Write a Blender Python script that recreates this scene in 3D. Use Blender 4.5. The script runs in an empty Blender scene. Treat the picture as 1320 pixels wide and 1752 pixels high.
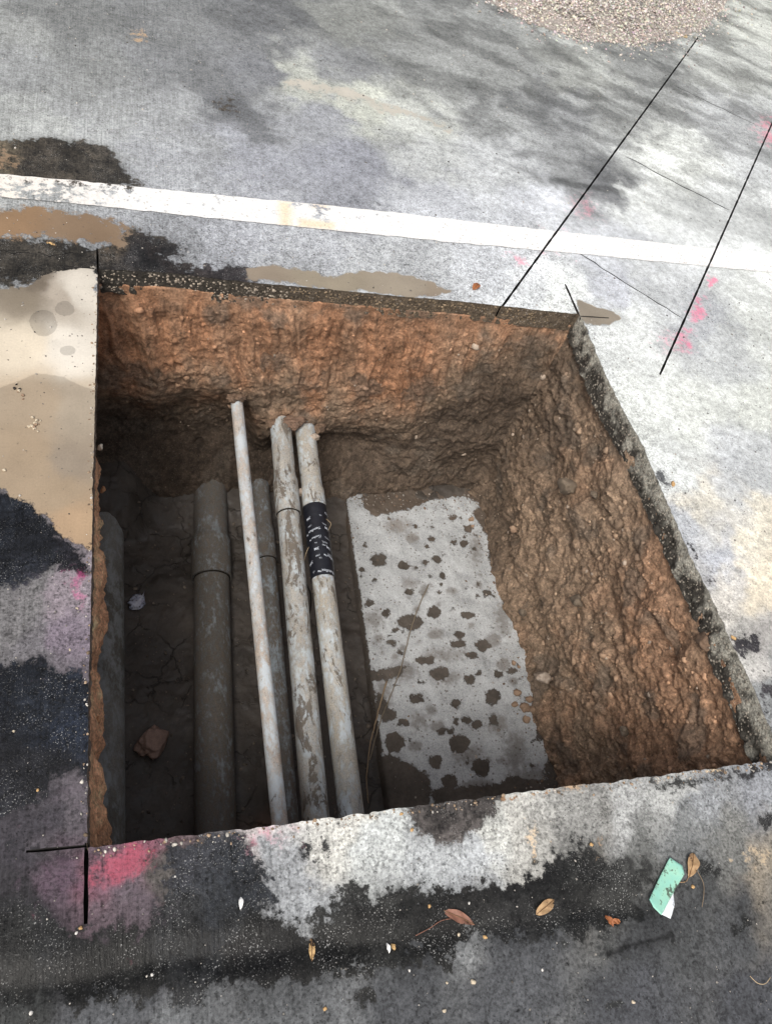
import bpy, math, random
import numpy as np
from mathutils import Vector, Matrix
from mathutils.geometry import delaunay_2d_cdt

# ---------------------------------------------------------------- camera, sky, sun, exposure
S = bpy.context.scene
COL = S.collection
H = 1.55                                            # eye height of the hand-held camera
RM = np.array([[0.94626, 0.00095, 0.32344],         # camera right / down / forward axes in world space
               [-0.18134, -0.82640, 0.53312],
               [0.26780, -0.56305, -0.78181]])
U_, _, V_ = np.linalg.svd(RM); RM = U_ @ V_
FPX = 1357.0
cam = bpy.data.cameras.new('camera'); camo = bpy.data.objects.new('camera', cam); COL.objects.link(camo)
cam.sensor_fit = 'VERTICAL'; cam.sensor_height = 24.0; cam.lens = FPX / 1752 * 24.0
cam.clip_start = 0.01; cam.clip_end = 1000
mw = Matrix.Identity(4)
for i in range(3):
    mw[i][0] = RM[i][0]; mw[i][1] = -RM[i][1]; mw[i][2] = -RM[i][2]
mw[2][3] = H
camo.matrix_world = mw
S.camera = camo

SUN_EL, SUN_DIR = math.radians(54), Vector((-0.50, -0.62))      # where the light comes from
world = bpy.data.worlds.new('World'); S.world = world; world.use_nodes = True
wn = world.node_tree; wn.nodes.clear()
sky = wn.nodes.new('ShaderNodeTexSky'); sky.sky_type = 'NISHITA'; sky.sun_disc = False
sky.sun_elevation = SUN_EL; sky.sun_rotation = math.atan2(SUN_DIR.x, SUN_DIR.y)
sky.air_density = 1.0; sky.dust_density = 6.0; sky.ozone_density = 0.6
bg = wn.nodes.new('ShaderNodeBackground'); bg.inputs[1].default_value = 0.10
wo = wn.nodes.new('ShaderNodeOutputWorld')
hs = wn.nodes.new('ShaderNodeHueSaturation'); hs.inputs['Saturation'].default_value = 0.45      # thin overcast: paler than a clear sky
wn.links.new(sky.outputs[0], hs.inputs['Color']); wn.links.new(hs.outputs[0], bg.inputs[0]); wn.links.new(bg.outputs[0], wo.inputs[0])
sl = bpy.data.lights.new('sun', 'SUN'); sl.energy = 1.5; sl.angle = math.radians(24); sl.color = (1.0, 0.95, 0.88)
so = bpy.data.objects.new('sun', sl); COL.objects.link(so)
sd = SUN_DIR.normalized() * math.cos(SUN_EL)
so.rotation_euler = Vector((sd.x, sd.y, math.sin(SUN_EL))).to_track_quat('Z', 'Y').to_euler()
so.location = (sd.x * 6, sd.y * 6, 6)
S.view_settings.view_transform = 'Standard'; S.view_settings.look = 'None'
S.view_settings.exposure = 0.55; S.view_settings.gamma = 1.0
S.view_settings.use_curve_mapping = False

# ---------------------------------------------------------------- helpers
rnd = random.Random(7); RNG = np.random.default_rng(11)
CAMP = np.array([0, 0, H])
def G(px, py, z=0.0):                                # survey: where a photo pixel meets the level z
    d = RM @ np.array([px - 660.0, py - 876.0, FPX])
    return CAMP + d * ((z - H) / d[2])
def GY(px, py, y):
    d = RM @ np.array([px - 660.0, py - 876.0, FPX]); return CAMP + d * (y / d[1])
def GX(px, py, x):
    d = RM @ np.array([px - 660.0, py - 876.0, FPX]); return CAMP + d * (x / d[0])
def lin(c):
    c = np.asarray(c, float) / 255.0
    return np.where(c <= 0.04045, c / 12.92, ((c + 0.055) / 1.055) ** 2.4)
def sstep(a, b, x):
    t = np.clip((x - a) / (b - a), 0, 1); return t * t * (3 - 2 * t)
_perm = {}
def perlin(p, seed=0):
    if seed not in _perm:
        r = np.random.default_rng(seed + 100); t = r.permutation(256); g = r.normal(size=(256, 3))
        g /= np.linalg.norm(g, axis=1)[:, None]; _perm[seed] = (np.concatenate([t, t, t]), g)
    T, Gd = _perm[seed]
    i = np.floor(p).astype(np.int64); f = p - i; i &= 255
    w = f * f * f * (f * (f * 6 - 15) + 10)
    out = 0
    for dx in (0, 1):
        for dy in (0, 1):
            for dz in (0, 1):
                h = T[T[T[(i[:, 0] + dx) & 255] + ((i[:, 1] + dy) & 255)] + ((i[:, 2] + dz) & 255)]
                g = Gd[h]
                d = g[:, 0] * (f[:, 0] - dx) + g[:, 1] * (f[:, 1] - dy) + g[:, 2] * (f[:, 2] - dz)
                wt = (w[:, 0] if dx else 1 - w[:, 0]) * (w[:, 1] if dy else 1 - w[:, 1]) * (w[:, 2] if dz else 1 - w[:, 2])
                out = out + d * wt
    return out * 1.5
def fbm(p, scale, octv=4, seed=0, gain=0.5):
    s = 0; a = 1.0; q = np.asarray(p, float) * scale
    for k in range(octv):
        s = s + a * perlin(q + 17.3 * k, seed + k); a *= gain; q = q * 2.03
    return s
def ridged(p, scale, octv=3, seed=0):
    s = 0; a = 1.0; q = np.asarray(p, float) * scale
    for k in range(octv):
        s = s + a * (1 - 2 * np.abs(perlin(q + 9.1 * k, seed + k))); a *= 0.5; q = q * 2.1
    return s / 1.75
def worley(p, scale, seed=0):                          # distance to the nearest scattered point
    q = np.asarray(p, np.float32) * scale; i = np.floor(q).astype(np.int64); f = (q - i).astype(np.float32)
    r = np.random.default_rng(seed + 900); T = r.permutation(256); T = np.concatenate([T, T, T]); J = r.random((256, 3)).astype(np.float32)
    best = np.full(len(q), 9.0, np.float32)
    for dx in (-1, 0, 1):
        for dy in (-1, 0, 1):
            for dz in (-1, 0, 1):
                h = T[T[T[(i[:, 0] + dx) & 255] + ((i[:, 1] + dy) & 255)] + ((i[:, 2] + dz) & 255)]
                v = J[h] + np.array([dx, dy, dz], np.float32) - f; best = np.minimum(best, (v * v).sum(1))
    return np.sqrt(best)
def sdf(P, poly):                                    # signed distance, positive inside
    poly = np.asarray(poly, float); n = len(poly)
    best = np.full(len(P), 1e9); inside = np.zeros(len(P), bool)
    for k in range(n):
        a = poly[k]; b = poly[(k + 1) % n]; e = b - a; w = P - a
        t = np.clip((w @ e) / max(e @ e, 1e-12), 0, 1); d = w - t[:, None] * e
        best = np.minimum(best, (d * d).sum(1))
        c = ((a[1] <= P[:, 1]) != (b[1] <= P[:, 1]))
        if e[1] != 0:
            xi = a[0] + (P[:, 1] - a[1]) / e[1] * e[0]
            inside ^= c & (P[:, 0] < xi)
    return np.where(inside, 1, -1) * np.sqrt(best)
def poly_w(pts, z=0.0): return np.array([G(x, y, z)[:2] for x, y in pts])
def disc_w(x, y, rx, ry=None, z=0.0, n=14):
    ry = ry or rx
    return poly_w([(x + rx * math.cos(6.2832 * k / n), y + ry * math.sin(6.2832 * k / n)) for k in range(n)], z)
def in_pit(P, pad=0.0):                              # inside the rim (grown by pad), cheap away from the edge
    x, y = P[:, 0], P[:, 1]
    out = (x > XL + .03) & (x < XR - .05) & (y > YF + .03) & (y < YB - .03)
    band = ~out & (x > XL - .06) & (x < XR + .08) & (y > YF - .06) & (y < YB + .06)
    k = np.where(band)[0]
    if len(k): out[k] = sdf(P[k], RIM[::2] if pad else RIM) > -pad
    return out
def mask_polys(P, items, base=0.0):
    m = np.full(len(P), base)
    for poly, fe, st in items:
        lo = poly.min(0) - fe; hi = poly.max(0) + fe
        k = np.where((P[:, 0] > lo[0]) & (P[:, 0] < hi[0]) & (P[:, 1] > lo[1]) & (P[:, 1] < hi[1]))[0]
        if len(k) == 0: continue
        v = np.clip(0.5 + sdf(P[k], poly) / (2 * fe), 0, 1) * st
        m[k] = np.maximum(m[k], v)
    return m

def link(name, me, mat=None, parent=None, smooth=False):
    o = bpy.data.objects.new(name, me); COL.objects.link(o)
    if mat is not None: me.materials.append(mat)
    if parent is not None: o.parent = parent
    if smooth: me.polygons.foreach_set('use_smooth', np.ones(len(me.polygons), bool))
    return o
def mesh(name, V, F, mat=None, parent=None, smooth=False, **attrs):
    me = bpy.data.meshes.new(name)
    me.from_pydata([tuple(map(float, v)) for v in V], [], [tuple(map(int, f)) for f in F])
    for k, a in attrs.items(): set_attr(me, k, a)
    me.update()
    return link(name, me, mat, parent, smooth)
def set_attr(me, k, a):
    a = np.asarray(a, float)
    if a.ndim == 1:
        t = me.attributes.new(k, 'FLOAT', 'POINT'); t.data.foreach_set('value', a.astype(np.float32))
    else:
        t = me.attributes.new(k, 'FLOAT_COLOR', 'POINT')
        c = np.ones((len(a), 4), np.float32); c[:, :3] = a; t.data.foreach_set('color', c.ravel())
def fastmesh(name, V, quads, mat=None, parent=None, smooth=True, **attrs):
    V = np.asarray(V, np.float32); Q = np.asarray(quads, np.int32); k = Q.shape[1]
    me = bpy.data.meshes.new(name)
    me.vertices.add(len(V)); me.vertices.foreach_set('co', V.ravel())
    me.loops.add(Q.size); me.loops.foreach_set('vertex_index', Q.ravel())
    me.polygons.add(len(Q)); me.polygons.foreach_set('loop_start', np.arange(0, Q.size, k, dtype=np.int32))
    try: me.polygons.foreach_set('loop_total', np.full(len(Q), k, np.int32))
    except Exception: pass
    for n, a in attrs.items(): set_attr(me, n, a)
    me.update(calc_edges=True); me.validate()
    return link(name, me, mat, parent, smooth)
def grid_faces(nu, nv):                              # verts index u*nv+v
    u, v = np.meshgrid(np.arange(nu - 1), np.arange(nv - 1), indexing='ij')
    a = (u * nv + v).ravel(); return np.stack([a, a + nv, a + nv + 1, a + 1], 1)
def tag(o, label, cat, group=None):
    o['label'] = label; o['category'] = cat
    if group: o['group'] = group
    return o
def struct(o): o['kind'] = 'structure'; return o
def stuff(o): o['kind'] = 'stuff'; return o
def empty(name, loc):
    o = bpy.data.objects.new(name, None); COL.objects.link(o); o.location = loc; o.empty_display_size = 0.02
    return o

# node helper
class MT:
    def __init__(s, name):
        s.m = bpy.data.materials.new(name); s.m.use_nodes = True; s.t = s.m.node_tree; s.t.nodes.clear()
        s.out = s.t.nodes.new('ShaderNodeOutputMaterial'); s.b = s.t.nodes.new('ShaderNodeBsdfPrincipled')
        s.t.links.new(s.b.outputs[0], s.out.inputs[0]); s._tc = None
    def put(s, sock, v):
        if isinstance(v, bpy.types.NodeSocket): s.t.links.new(v, sock)
        elif isinstance(v, (tuple, list, np.ndarray)):
            v = list(map(float, v))
            if len(sock.default_value) == 4 and len(v) == 3: v = v + [1.0]
            sock.default_value = v
        else: sock.default_value = v
    def obj(s):
        if s._tc is None: s._tc = s.t.nodes.new('ShaderNodeTexCoord')
        return s._tc.outputs['Object']
    def noise(s, scale, detail=4, rough=0.55, vec=None, dist=0.0, color=False):
        n = s.t.nodes.new('ShaderNodeTexNoise'); s.put(n.inputs['Vector'], vec if vec is not None else s.obj())
        n.inputs['Scale'].default_value = scale; n.inputs['Detail'].default_value = detail
        n.inputs['Roughness'].default_value = rough; n.inputs['Distortion'].default_value = dist
        return n.outputs['Color' if color else 'Fac']
    def vor(s, scale, feature='F1', vec=None, out='Distance', rand=1.0):
        n = s.t.nodes.new('ShaderNodeTexVoronoi'); n.feature = feature
        s.put(n.inputs['Vector'], vec if vec is not None else s.obj()); n.inputs['Scale'].default_value = scale
        n.inputs['Randomness'].default_value = rand
        return n.outputs[out]
    def math(s, op, a, b=0.0, c=None, clamp=False):
        n = s.t.nodes.new('ShaderNodeMath'); n.operation = op; n.use_clamp = clamp
        s.put(n.inputs[0], a); s.put(n.inputs[1], b)
        if c is not None: s.put(n.inputs[2], c)
        return n.outputs[0]
    def ramp(s, v, a, b, lo=0.0, hi=1.0, smooth=True):
        n = s.t.nodes.new('ShaderNodeMapRange'); n.interpolation_type = 'SMOOTHSTEP' if smooth else 'LINEAR'
        s.put(n.inputs['Value'], v); s.put(n.inputs['From Min'], a); s.put(n.inputs['From Max'], b)
        s.put(n.inputs['To Min'], lo); s.put(n.inputs['To Max'], hi); return n.outputs[0]
    def mix(s, f, a, b, mode='MIX'):
        n = s.t.nodes.new('ShaderNodeMix'); n.data_type = 'RGBA'; n.blend_type = mode
        s.put(n.inputs[0], f); s.put(n.inputs[6], a); s.put(n.inputs[7], b); return n.outputs[2]
    def scale(s, col, f):
        n = s.t.nodes.new('ShaderNodeVectorMath'); n.operation = 'SCALE'
        s.put(n.inputs[0], col); s.put(n.inputs['Scale'], f); return n.outputs[0]
    def mapv(s, sc=(1, 1, 1), rot=(0, 0, 0), loc=(0, 0, 0), vec=None):
        n = s.t.nodes.new('ShaderNodeMapping'); s.put(n.inputs[0], vec if vec is not None else s.obj())
        n.inputs['Scale'].default_value = sc; n.inputs['Rotation'].default_value = rot; n.inputs['Location'].default_value = loc
        return n.outputs[0]
    def attr(s, name, color=False):
        n = s.t.nodes.new('ShaderNodeAttribute'); n.attribute_name = name
        return n.outputs['Color' if color else 'Fac']
    def bump(s, h, strength=0.5, dist=0.002, prev=None):
        n = s.t.nodes.new('ShaderNodeBump'); s.put(n.inputs['Height'], h)
        n.inputs['Strength'].default_value = strength; n.inputs['Distance'].default_value = dist
        if prev is not None: s.put(n.inputs['Normal'], prev)
        return n.outputs[0]
    def done(s, color, rough=0.8, normal=None, spec=0.3, **kw):
        s.put(s.b.inputs['Base Color'], color); s.put(s.b.inputs['Roughness'], rough)
        s.b.inputs['Specular IOR Level'].default_value = spec
        if normal is not None: s.put(s.b.inputs['Normal'], normal)
        for k, v in kw.items(): s.put(s.b.inputs[k], v)
        return s.m

# ---------------------------------------------------------------- materials
def m_pavement(paint=False):
    m = MT('white_road_paint' if paint else 'pavement')
    o = m.obj()
    dry, wetc, mudc = m.attr('dry', True), m.attr('soaked', True), m.attr('mudtone', True)
    fine = m.noise(190, 5, 0.65); mid = m.noise(34, 7, 0.66); big = m.noise(9, 6, 0.6)
    broom = m.noise(1.0, 3, 0.6, vec=m.mapv((190, 7, 60)))
    gritn = m.noise(330, 2, 0.6)
    # breakup of the edges of stains
    edge = m.math('ADD', m.math('MULTIPLY', mid, 2.9), m.math('ADD', m.math('MULTIPLY', fine, 0.9), m.math('MULTIPLY', big, 1.6)))
    edge = m.math('SUBTRACT', edge, 2.7)
    def cut(a, amp, w=0.06):
        return m.ramp(m.math('ADD', a, m.math('MULTIPLY', edge, amp)), 0.5 - w, 0.5 + w)
    wet = cut(m.attr('wet'), 0.62, 0.10)
    mud = cut(m.attr('mud'), 0.45, 0.09)
    damp = cut(m.attr('damp'), 0.16, 0.10)
    pink = cut(m.attr('pink'), 0.75, 0.26)
    # dry surface
    var = m.math('ADD', m.ramp(mid, 0.30, 0.70, 0.70, 1.24, False), m.math('MULTIPLY', m.ramp(fine, 0.36, 0.64, -0.34, 0.30, False), m.attr('grain')))
    var = m.math('ADD', var, m.math('MULTIPLY', m.math('SUBTRACT', broom, 0.5), m.math('MULTIPLY', m.attr('broom'), 0.9)))
    cell = m.vor(165, out='Color'); cell2 = m.vor(95, out='Color')
    sepc = m.ramp(cell, 0.1, 0.9, -0.27, 0.27, False); sep2 = m.ramp(cell2, 0.1, 0.9, -0.13, 0.13, False)
    var = m.math('ADD', var, m.math('MULTIPLY', m.math('ADD', sepc, sep2), m.attr('grain')))
    c = m.scale(dry, var)
    pits = m.ramp(m.math('ADD', m.vor(135), m.math('MULTIPLY', fine, 0.25)), 0.24, 0.36)                       # dark pores
    pitm = m.ramp(m.noise(16, 3), 0.42, 0.62)
    c = m.scale(c, m.math('SUBTRACT', 1.0, m.math('MULTIPLY', m.math('MULTIPLY', m.math('SUBTRACT', 1.0, pits), pitm), 0.68)))
    # soaked surface with pale grit showing
    wvar = m.math('ADD', m.math('ADD', m.ramp(mid, 0.28, 0.72, 0.35, 1.5, False), m.ramp(fine, 0.34, 0.66, -0.3, 0.3, False)), m.math('MULTIPLY', m.math('SUBTRACT', broom, 0.5), m.math('MULTIPLY', m.attr('broom'), 1.1)))
    cw = m.scale(wetc, m.math('MAXIMUM', m.math('ADD', wvar, m.math('MULTIPLY', sepc, 1.6)), 0.15))
    gr = m.math('MULTIPLY', m.ramp(gritn, 0.60, 0.68), m.ramp(m.noise(15, 4), 0.42, 0.62, 0.12, 1.0))
    cw = m.mix(m.math('MULTIPLY', gr, 0.5), cw, (0.42, 0.42, 0.41))
    halo = m.ramp(m.math('ADD', m.attr('halo'), m.math('MULTIPLY', edge, 0.30)), 0.12, 0.85)
    c = m.scale(c, m.math('SUBTRACT', 1.0, m.math('MULTIPLY', halo, 0.56)))
    cw = m.scale(cw, m.ramp(m.math('ADD', m.math('MULTIPLY', big, 0.6), m.math('MULTIPLY', m.noise(3.2, 4, .6), 0.4)), 0.36, 0.62, 0.55, 1.9))
    c = m.mix(wet, c, cw)
    # mud film
    cm = m.scale(mudc, m.math('ADD', m.ramp(big, 0.2, 0.8, 0.84, 1.16, False), m.ramp(fine, 0.3, 0.7, -0.07, 0.07, False)))
    spk = m.ramp(m.noise(75, 4, 0.7), 0.62, 0.70)
    cm = m.mix(m.math('MULTIPLY', spk, 0.45), cm, (0.10, 0.085, 0.07))
    c = m.mix(mud, c, cm)
    c = m.scale(c, m.math('SUBTRACT', 1.0, m.math('MULTIPLY', damp, 0.27)))
    c = m.mix(m.math('MULTIPLY', pink, m.math('MULTIPLY', m.attr('pinkamt'), m.ramp(fine, 0.3, 0.62, 0.45, 1.0))), c, m.attr('pinktone', True))
    crk = m.attr('scratch')
    c = m.scale(c, m.math('SUBTRACT', 1.0, m.math('MULTIPLY', m.ramp(m.math('ADD', crk, m.math('MULTIPLY', edge, 0.4)), 0.35, 0.85), 0.6)))
    if paint:
        worn = m.math('ADD', m.attr('worn'), m.math('MULTIPLY', edge, 0.42))
        w = m.ramp(worn, 0.44, 0.58)
        pc = m.scale(m.attr('painttone', True), m.ramp(big, 0.2, 0.8, 0.93, 1.06, False))
        dots = m.math('MULTIPLY', m.math('SUBTRACT', 1.0, m.ramp(m.vor(55), 0.10, 0.20)), m.ramp(m.noise(7, 3), 0.42, 0.56))
        pc = m.mix(m.math('MULTIPLY', dots, 0.7), pc, (0.25, 0.22, 0.19))
        pc = m.scale(pc, m.math('ADD', m.ramp(fine, .36, .62, .82, 1.03, False), m.ramp(cell, .1, .9, -.05, .05, False)))
        c = m.mix(w, pc, c)
    hgt = m.math('ADD', m.math('MULTIPLY', fine, 0.7), m.math('ADD', m.math('MULTIPLY', gritn, 0.5), m.math('MULTIPLY', m.math('MULTIPLY', broom, m.attr('broom')), 0.9)))
    smoothness = m.math('SUBTRACT', 1.0, m.math('MULTIPLY', mud, 0.75))
    nb = m.bump(m.math('MULTIPLY', hgt, smoothness), 0.55, 0.0022)
    rough = m.math('SUBTRACT', 0.88, m.math('MULTIPLY', wet, m.ramp(mid, 0.3, 0.7, 0.50, 0.28, False)))
    return m.done(c, rough, nb, spec=0.22)

def m_soil():
    m = MT('clay_soil'); c0 = m.attr('tone', True)
    n1 = m.noise(34, 7, 0.7); n2 = m.noise(150, 6, 0.75); n3 = m.noise(420, 3, 0.7)
    v = m.math('ADD', m.ramp(n1, 0.30, 0.70, 0.55, 1.35, False), m.ramp(n2, 0.34, 0.66, -0.32, 0.34, False))
    c = m.scale(c0, v)
    dk = m.ramp(m.noise(48, 4, 0.6), 0.60, 0.70)
    c = m.mix(m.math('MULTIPLY', dk, 0.55), c, (0.035, 0.028, 0.022))
    c = m.scale(c, m.math('ADD', 1.0, m.ramp(m.vor(170, out='Color'), 0.1, 0.9, -0.24, 0.24, False)))
    sp = m.ramp(m.noise(260, 2, 0.5), 0.64, 0.70)
    c = m.mix(m.math('MULTIPLY', sp, 0.35), c, (0.42, 0.34, 0.27))
    h = m.math('ADD', m.math('MULTIPLY', n1, 1.0), m.math('ADD', m.math('MULTIPLY', n2, 0.55), m.math('MULTIPLY', n3, 0.2)))
    return m.done(c, m.ramp(n2, 0.3, 0.7, 0.58, 0.95, False), m.bump(h, 0.95, 0.010), spec=0.3)

def m_floor():
    m = MT('wet_mud'); c0 = m.attr('tone', True)
    n1 = m.noise(14, 6, 0.6); n2 = m.noise(95, 5, 0.65)
    c = m.scale(c0, m.math('ADD', m.ramp(n1, 0.25, 0.75, 0.7, 1.3, False), m.ramp(n2, 0.3, 0.7, -0.14, 0.14, False)))
    wv = m.t.nodes.new('ShaderNodeVectorMath'); wv.operation = 'MULTIPLY_ADD'
    m.put(wv.inputs[0], m.noise(11, 4, 0.6, color=True)); wv.inputs[1].default_value = (0.09, 0.09, 0.09); m.put(wv.inputs[2], m.obj())
    e = m.vor(7.0, 'DISTANCE_TO_EDGE', vec=wv.outputs[0])
    crk = m.math('MULTIPLY', m.math('SUBTRACT', 1.0, m.ramp(e, 0.006, 0.022)), m.ramp(m.noise(5, 3), 0.45, 0.58))
    c = m.scale(c, m.math('SUBTRACT', 1.0, m.math('MULTIPLY', crk, 0.45)))
    h = m.math('SUBTRACT', m.math('ADD', m.math('MULTIPLY', n1, 0.8), m.math('MULTIPLY', n2, 0.5)), m.math('MULTIPLY', crk, 1.6))
    return m.done(c, m.ramp(n1, 0.35, 0.65, 0.42, 0.78, False), m.bump(h, 0.6, 0.005), spec=0.4)

def m_concrete_bed():
    m = MT('old_concrete'); 
    n1 = m.noise(9, 7, 0.68); n2 = m.noise(60, 5, 0.65); n3 = m.noise(200, 4, 0.72)
    edge = m.math('SUBTRACT', m.math('ADD', m.math('MULTIPLY', n2, 0.7), m.math('MULTIPLY', n3, 0.3)), 0.5)
    mud = m.ramp(m.math('ADD', m.attr('mud'), m.math('MULTIPLY', edge, 1.9)), 0.40, 0.60)
    c = m.scale((0.39, 0.405, 0.412), m.math('ADD', m.ramp(n1, 0.28, 0.72, 0.66, 1.25, False), m.ramp(n3, 0.34, 0.66, -0.26, 0.24, False)))
    dots = m.math('MULTIPLY', m.math('SUBTRACT', 1.0, m.ramp(m.vor(58), 0.16, 0.28)), m.ramp(m.noise(20, 3), 0.42, 0.55))
    c = m.mix(m.math('MULTIPLY', dots, 0.75), c, (0.10, 0.085, 0.07))
    cmud = m.scale(m.attr('tone', True), m.ramp(n2, 0.25, 0.75, 0.7, 1.3, False))
    st_ = m.ramp(m.math('ADD', m.attr('stain'), m.math('MULTIPLY', edge, 1.4)), 0.30, 0.75)
    c = m.mix(m.math('MULTIPLY', st_, 0.62), c, m.scale(m.attr('tone', True), 1.5))
    c = m.mix(mud, c, cmud)
    h = m.math('ADD', m.math('MULTIPLY', n3, 0.5), m.math('ADD', m.math('MULTIPLY', n2, 0.4), m.math('MULTIPLY', mud, 1.2)))
    return m.done(c, 0.8, m.bump(h, 0.6, 0.004), spec=0.3)

def m_slab_edge():
    m = MT('cut_concrete_edge')
    n1 = m.noise(30, 5, 0.65); n2 = m.noise(220, 4, 0.7)
    c = m.scale(m.attr('tone', True), m.math('ADD', m.ramp(n1, 0.25, 0.75, 0.55, 1.4, False), m.ramp(n2, 0.3, 0.7, -0.3, 0.3, False)))
    v = m.vor(95); st = m.math('SUBTRACT', 1.0, m.ramp(v, 0.26, 0.36))
    pick = m.ramp(m.vor(95, out='Color'), 0.45, 0.6)
    st = m.math('MULTIPLY', st, pick)
    c = m.scale(c, m.math('ADD', 1.0, m.ramp(m.vor(230, out='Color'), 0.1, 0.9, -0.45, 0.45, False)))
    c = m.mix(m.math('MULTIPLY', st, 0.6), c, m.mix(m.noise(60, 2), (0.20, 0.16, 0.12), (0.42, 0.38, 0.33)))
    return m.done(c, 0.75, m.bump(m.math('ADD', n2, m.math('MULTIPLY', st, 0.8)), 0.7, 0.004), spec=0.35)

def m_pvc(name, base, film, cover, thick, seed=0.0, warm=(0.36, 0.26, 0.18)):
    m = MT(name)
    tc = m.t.nodes.new('ShaderNodeTexCoord'); o = m.mapv((1, 1, 1), loc=(seed, seed * 1.7, 0), vec=tc.outputs['Object'])
    st = m.mapv((1.5, 0.75, 1.5), rot=(0, 0, 0.25), vec=o)
    n1 = m.noise(13, 8, 0.70, vec=st, dist=0.4); n2 = m.noise(60, 6, 0.72, vec=st); n3 = m.noise(230, 4, 0.7, vec=o)
    n4 = m.noise(4, 3, 0.5, vec=st)
    mixn = m.math('ADD', m.math('MULTIPLY', n1, 0.6), m.math('ADD', m.math('MULTIPLY', n2, 0.3), m.math('MULTIPLY', n3, 0.10)))
    f1 = m.ramp(mixn, cover - 0.07, cover + 0.05)
    n5 = m.noise(17, 8, 0.68, vec=m.mapv((1.7, 0.6, 1.7), loc=(3.1, 1.2, 0), vec=o), dist=0.7)
    mix5 = m.math('ADD', m.math('MULTIPLY', n5, 0.75), m.math('MULTIPLY', n2, 0.25))
    f2 = m.math('MULTIPLY', m.ramp(mix5, thick - 0.02, thick + 0.02), 0.88)
    c = m.scale(base, m.ramp(n3, 0.3, 0.7, 0.92, 1.08, False))
    fc = m.mix(m.ramp(n4, 0.4, 0.62), film, warm)
    fc = m.scale(fc, m.math('ADD', m.ramp(n2, 0.28, 0.72, 0.5, 1.35, False), m.ramp(n3, .32, .68, -.25, .25, False)))
    c = m.mix(m.math('MULTIPLY', f1, m.ramp(n2, 0.3, 0.6, 0.62, 0.98)), c, fc)
    c = m.mix(f2, c, m.scale((0.118, 0.098, 0.078), m.ramp(n2, 0.25, 0.75, 0.8, 1.2, False)))
    dots = m.math('MULTIPLY', m.math('SUBTRACT', 1.0, m.ramp(m.vor(110, vec=o), 0.10, 0.2)), m.ramp(n1, 0.42, 0.6))
    c = m.mix(m.math('MULTIPLY', dots, 0.6), c, (0.07, 0.058, 0.045))
    h = m.math('ADD', m.math('MULTIPLY', f1, 0.4), m.math('ADD', m.math('MULTIPLY', f2, 0.9), m.math('MULTIPLY', n3, 0.25)))
    rough = m.math('ADD', 0.42, m.math('MULTIPLY', m.math('MAXIMUM', f1, f2), 0.42))
    return m.done(c, rough, m.bump(h, 0.6, 0.0025), spec=0.4)

def m_rock(name, col, col2=None, scale=60, rough=0.85):
    m = MT(name); n1 = m.noise(scale * 0.5, 5, 0.65); n2 = m.noise(scale * 4, 4, 0.7)
    c = m.mix(m.ramp(n1, 0.35, 0.65), col, col2 if col2 is not None else tuple(x * 0.6 for x in col))
    c = m.scale(c, m.ramp(n2, 0.3, 0.7, 0.75, 1.25, False))
    return m.done(c, rough, m.bump(m.math('ADD', n1, m.math('MULTIPLY', n2, 0.5)), 0.6, 0.004))

def m_leaf(name, a, b, spots=0.62):
    m = MT(name); n1 = m.noise(70, 5, 0.6); n2 = m.noise(190, 4, 0.6)
    c = m.mix(m.ramp(n1, 0.35, 0.65), a, b)
    c = m.mix(m.ramp(m.noise(95, 3, 0.6), spots, spots + 0.06), c, (0.03, 0.022, 0.016))
    return m.done(c, 0.6, m.bump(n2, 0.4, 0.001), spec=0.3)

def m_paper(name, a, b, dirt=0.60):
    m = MT(name); n1 = m.noise(30, 5, 0.65); n2 = m.noise(120, 5, 0.7)
    c = m.mix(m.ramp(n1, 0.3, 0.7), a, b)
    d = m.ramp(m.math('ADD', m.math('MULTIPLY', n1, 0.5), m.math('MULTIPLY', n2, 0.5)), dirt, dirt + 0.05)
    c = m.mix(m.math('MULTIPLY', d, 0.85), c, (0.045, 0.045, 0.035))
    return m.done(c, 0.6, m.bump(n2, 0.3, 0.001))

def m_plain(name, col, rough=0.6, spec=0.3, var=0.25, scale=120):
    m = MT(name); n = m.noise(scale, 4, 0.6)
    return m.done(m.scale(col, m.ramp(n, 0.25, 0.75, 1 - var, 1 + var, False)), rough, m.bump(n, 0.3, 0.001), spec=spec)

MAT_PAVE = m_pavement(); MAT_PAINT = m_pavement(True); MAT_SOIL = m_soil(); MAT_FLOOR = m_floor()
MAT_BED = m_concrete_bed(); MAT_EDGE = m_slab_edge()
MAT_KERF = m_plain('saw_cut_concrete', (0.045, 0.043, 0.042), 0.9, 0.1)

# ---------------------------------------------------------------- the pit outline
XL, XR, YB, YF = -0.045, 1.500, 1.872, 0.350
FLOOR = -1.045
BACK = [(168, 461), (291, 467), (400, 481), (514, 491), (589, 498), (684, 507.5), (779, 515), (855, 523.5), (988, 538)]
RIGHT = [(994, 545), (1012, 588), (1030, 632), (1060, 693), (1098, 762), (1128, 833), (1153, 890), (1176, 945), (1216, 1024), (1247, 1095), (1281, 1163), (1318, 1253), (1341, 1297)]
FRONT = [(1320, 1300), (1100, 1329), (860, 1358), (700, 1379), (500, 1407), (320, 1428), (150, 1449)]
LEFT = [(151, 1400), (152, 1200), (157, 1000), (160, 820), (165, 600), (167, 500)]
rough_px = BACK + RIGHT + FRONT + LEFT
def densify(pts, step):
    out = []
    n = len(pts)
    for k in range(n):
        a, b = np.array(pts[k]), np.array(pts[(k + 1) % n]); m_ = max(1, int(np.linalg.norm(b - a) / step))
        for j in range(m_): out.append(a + (b - a) * j / m_)
    return np.array(out)
RIM = densify([tuple(G(*p)[:2]) for p in rough_px], 0.006)
seg_side = []
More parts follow.
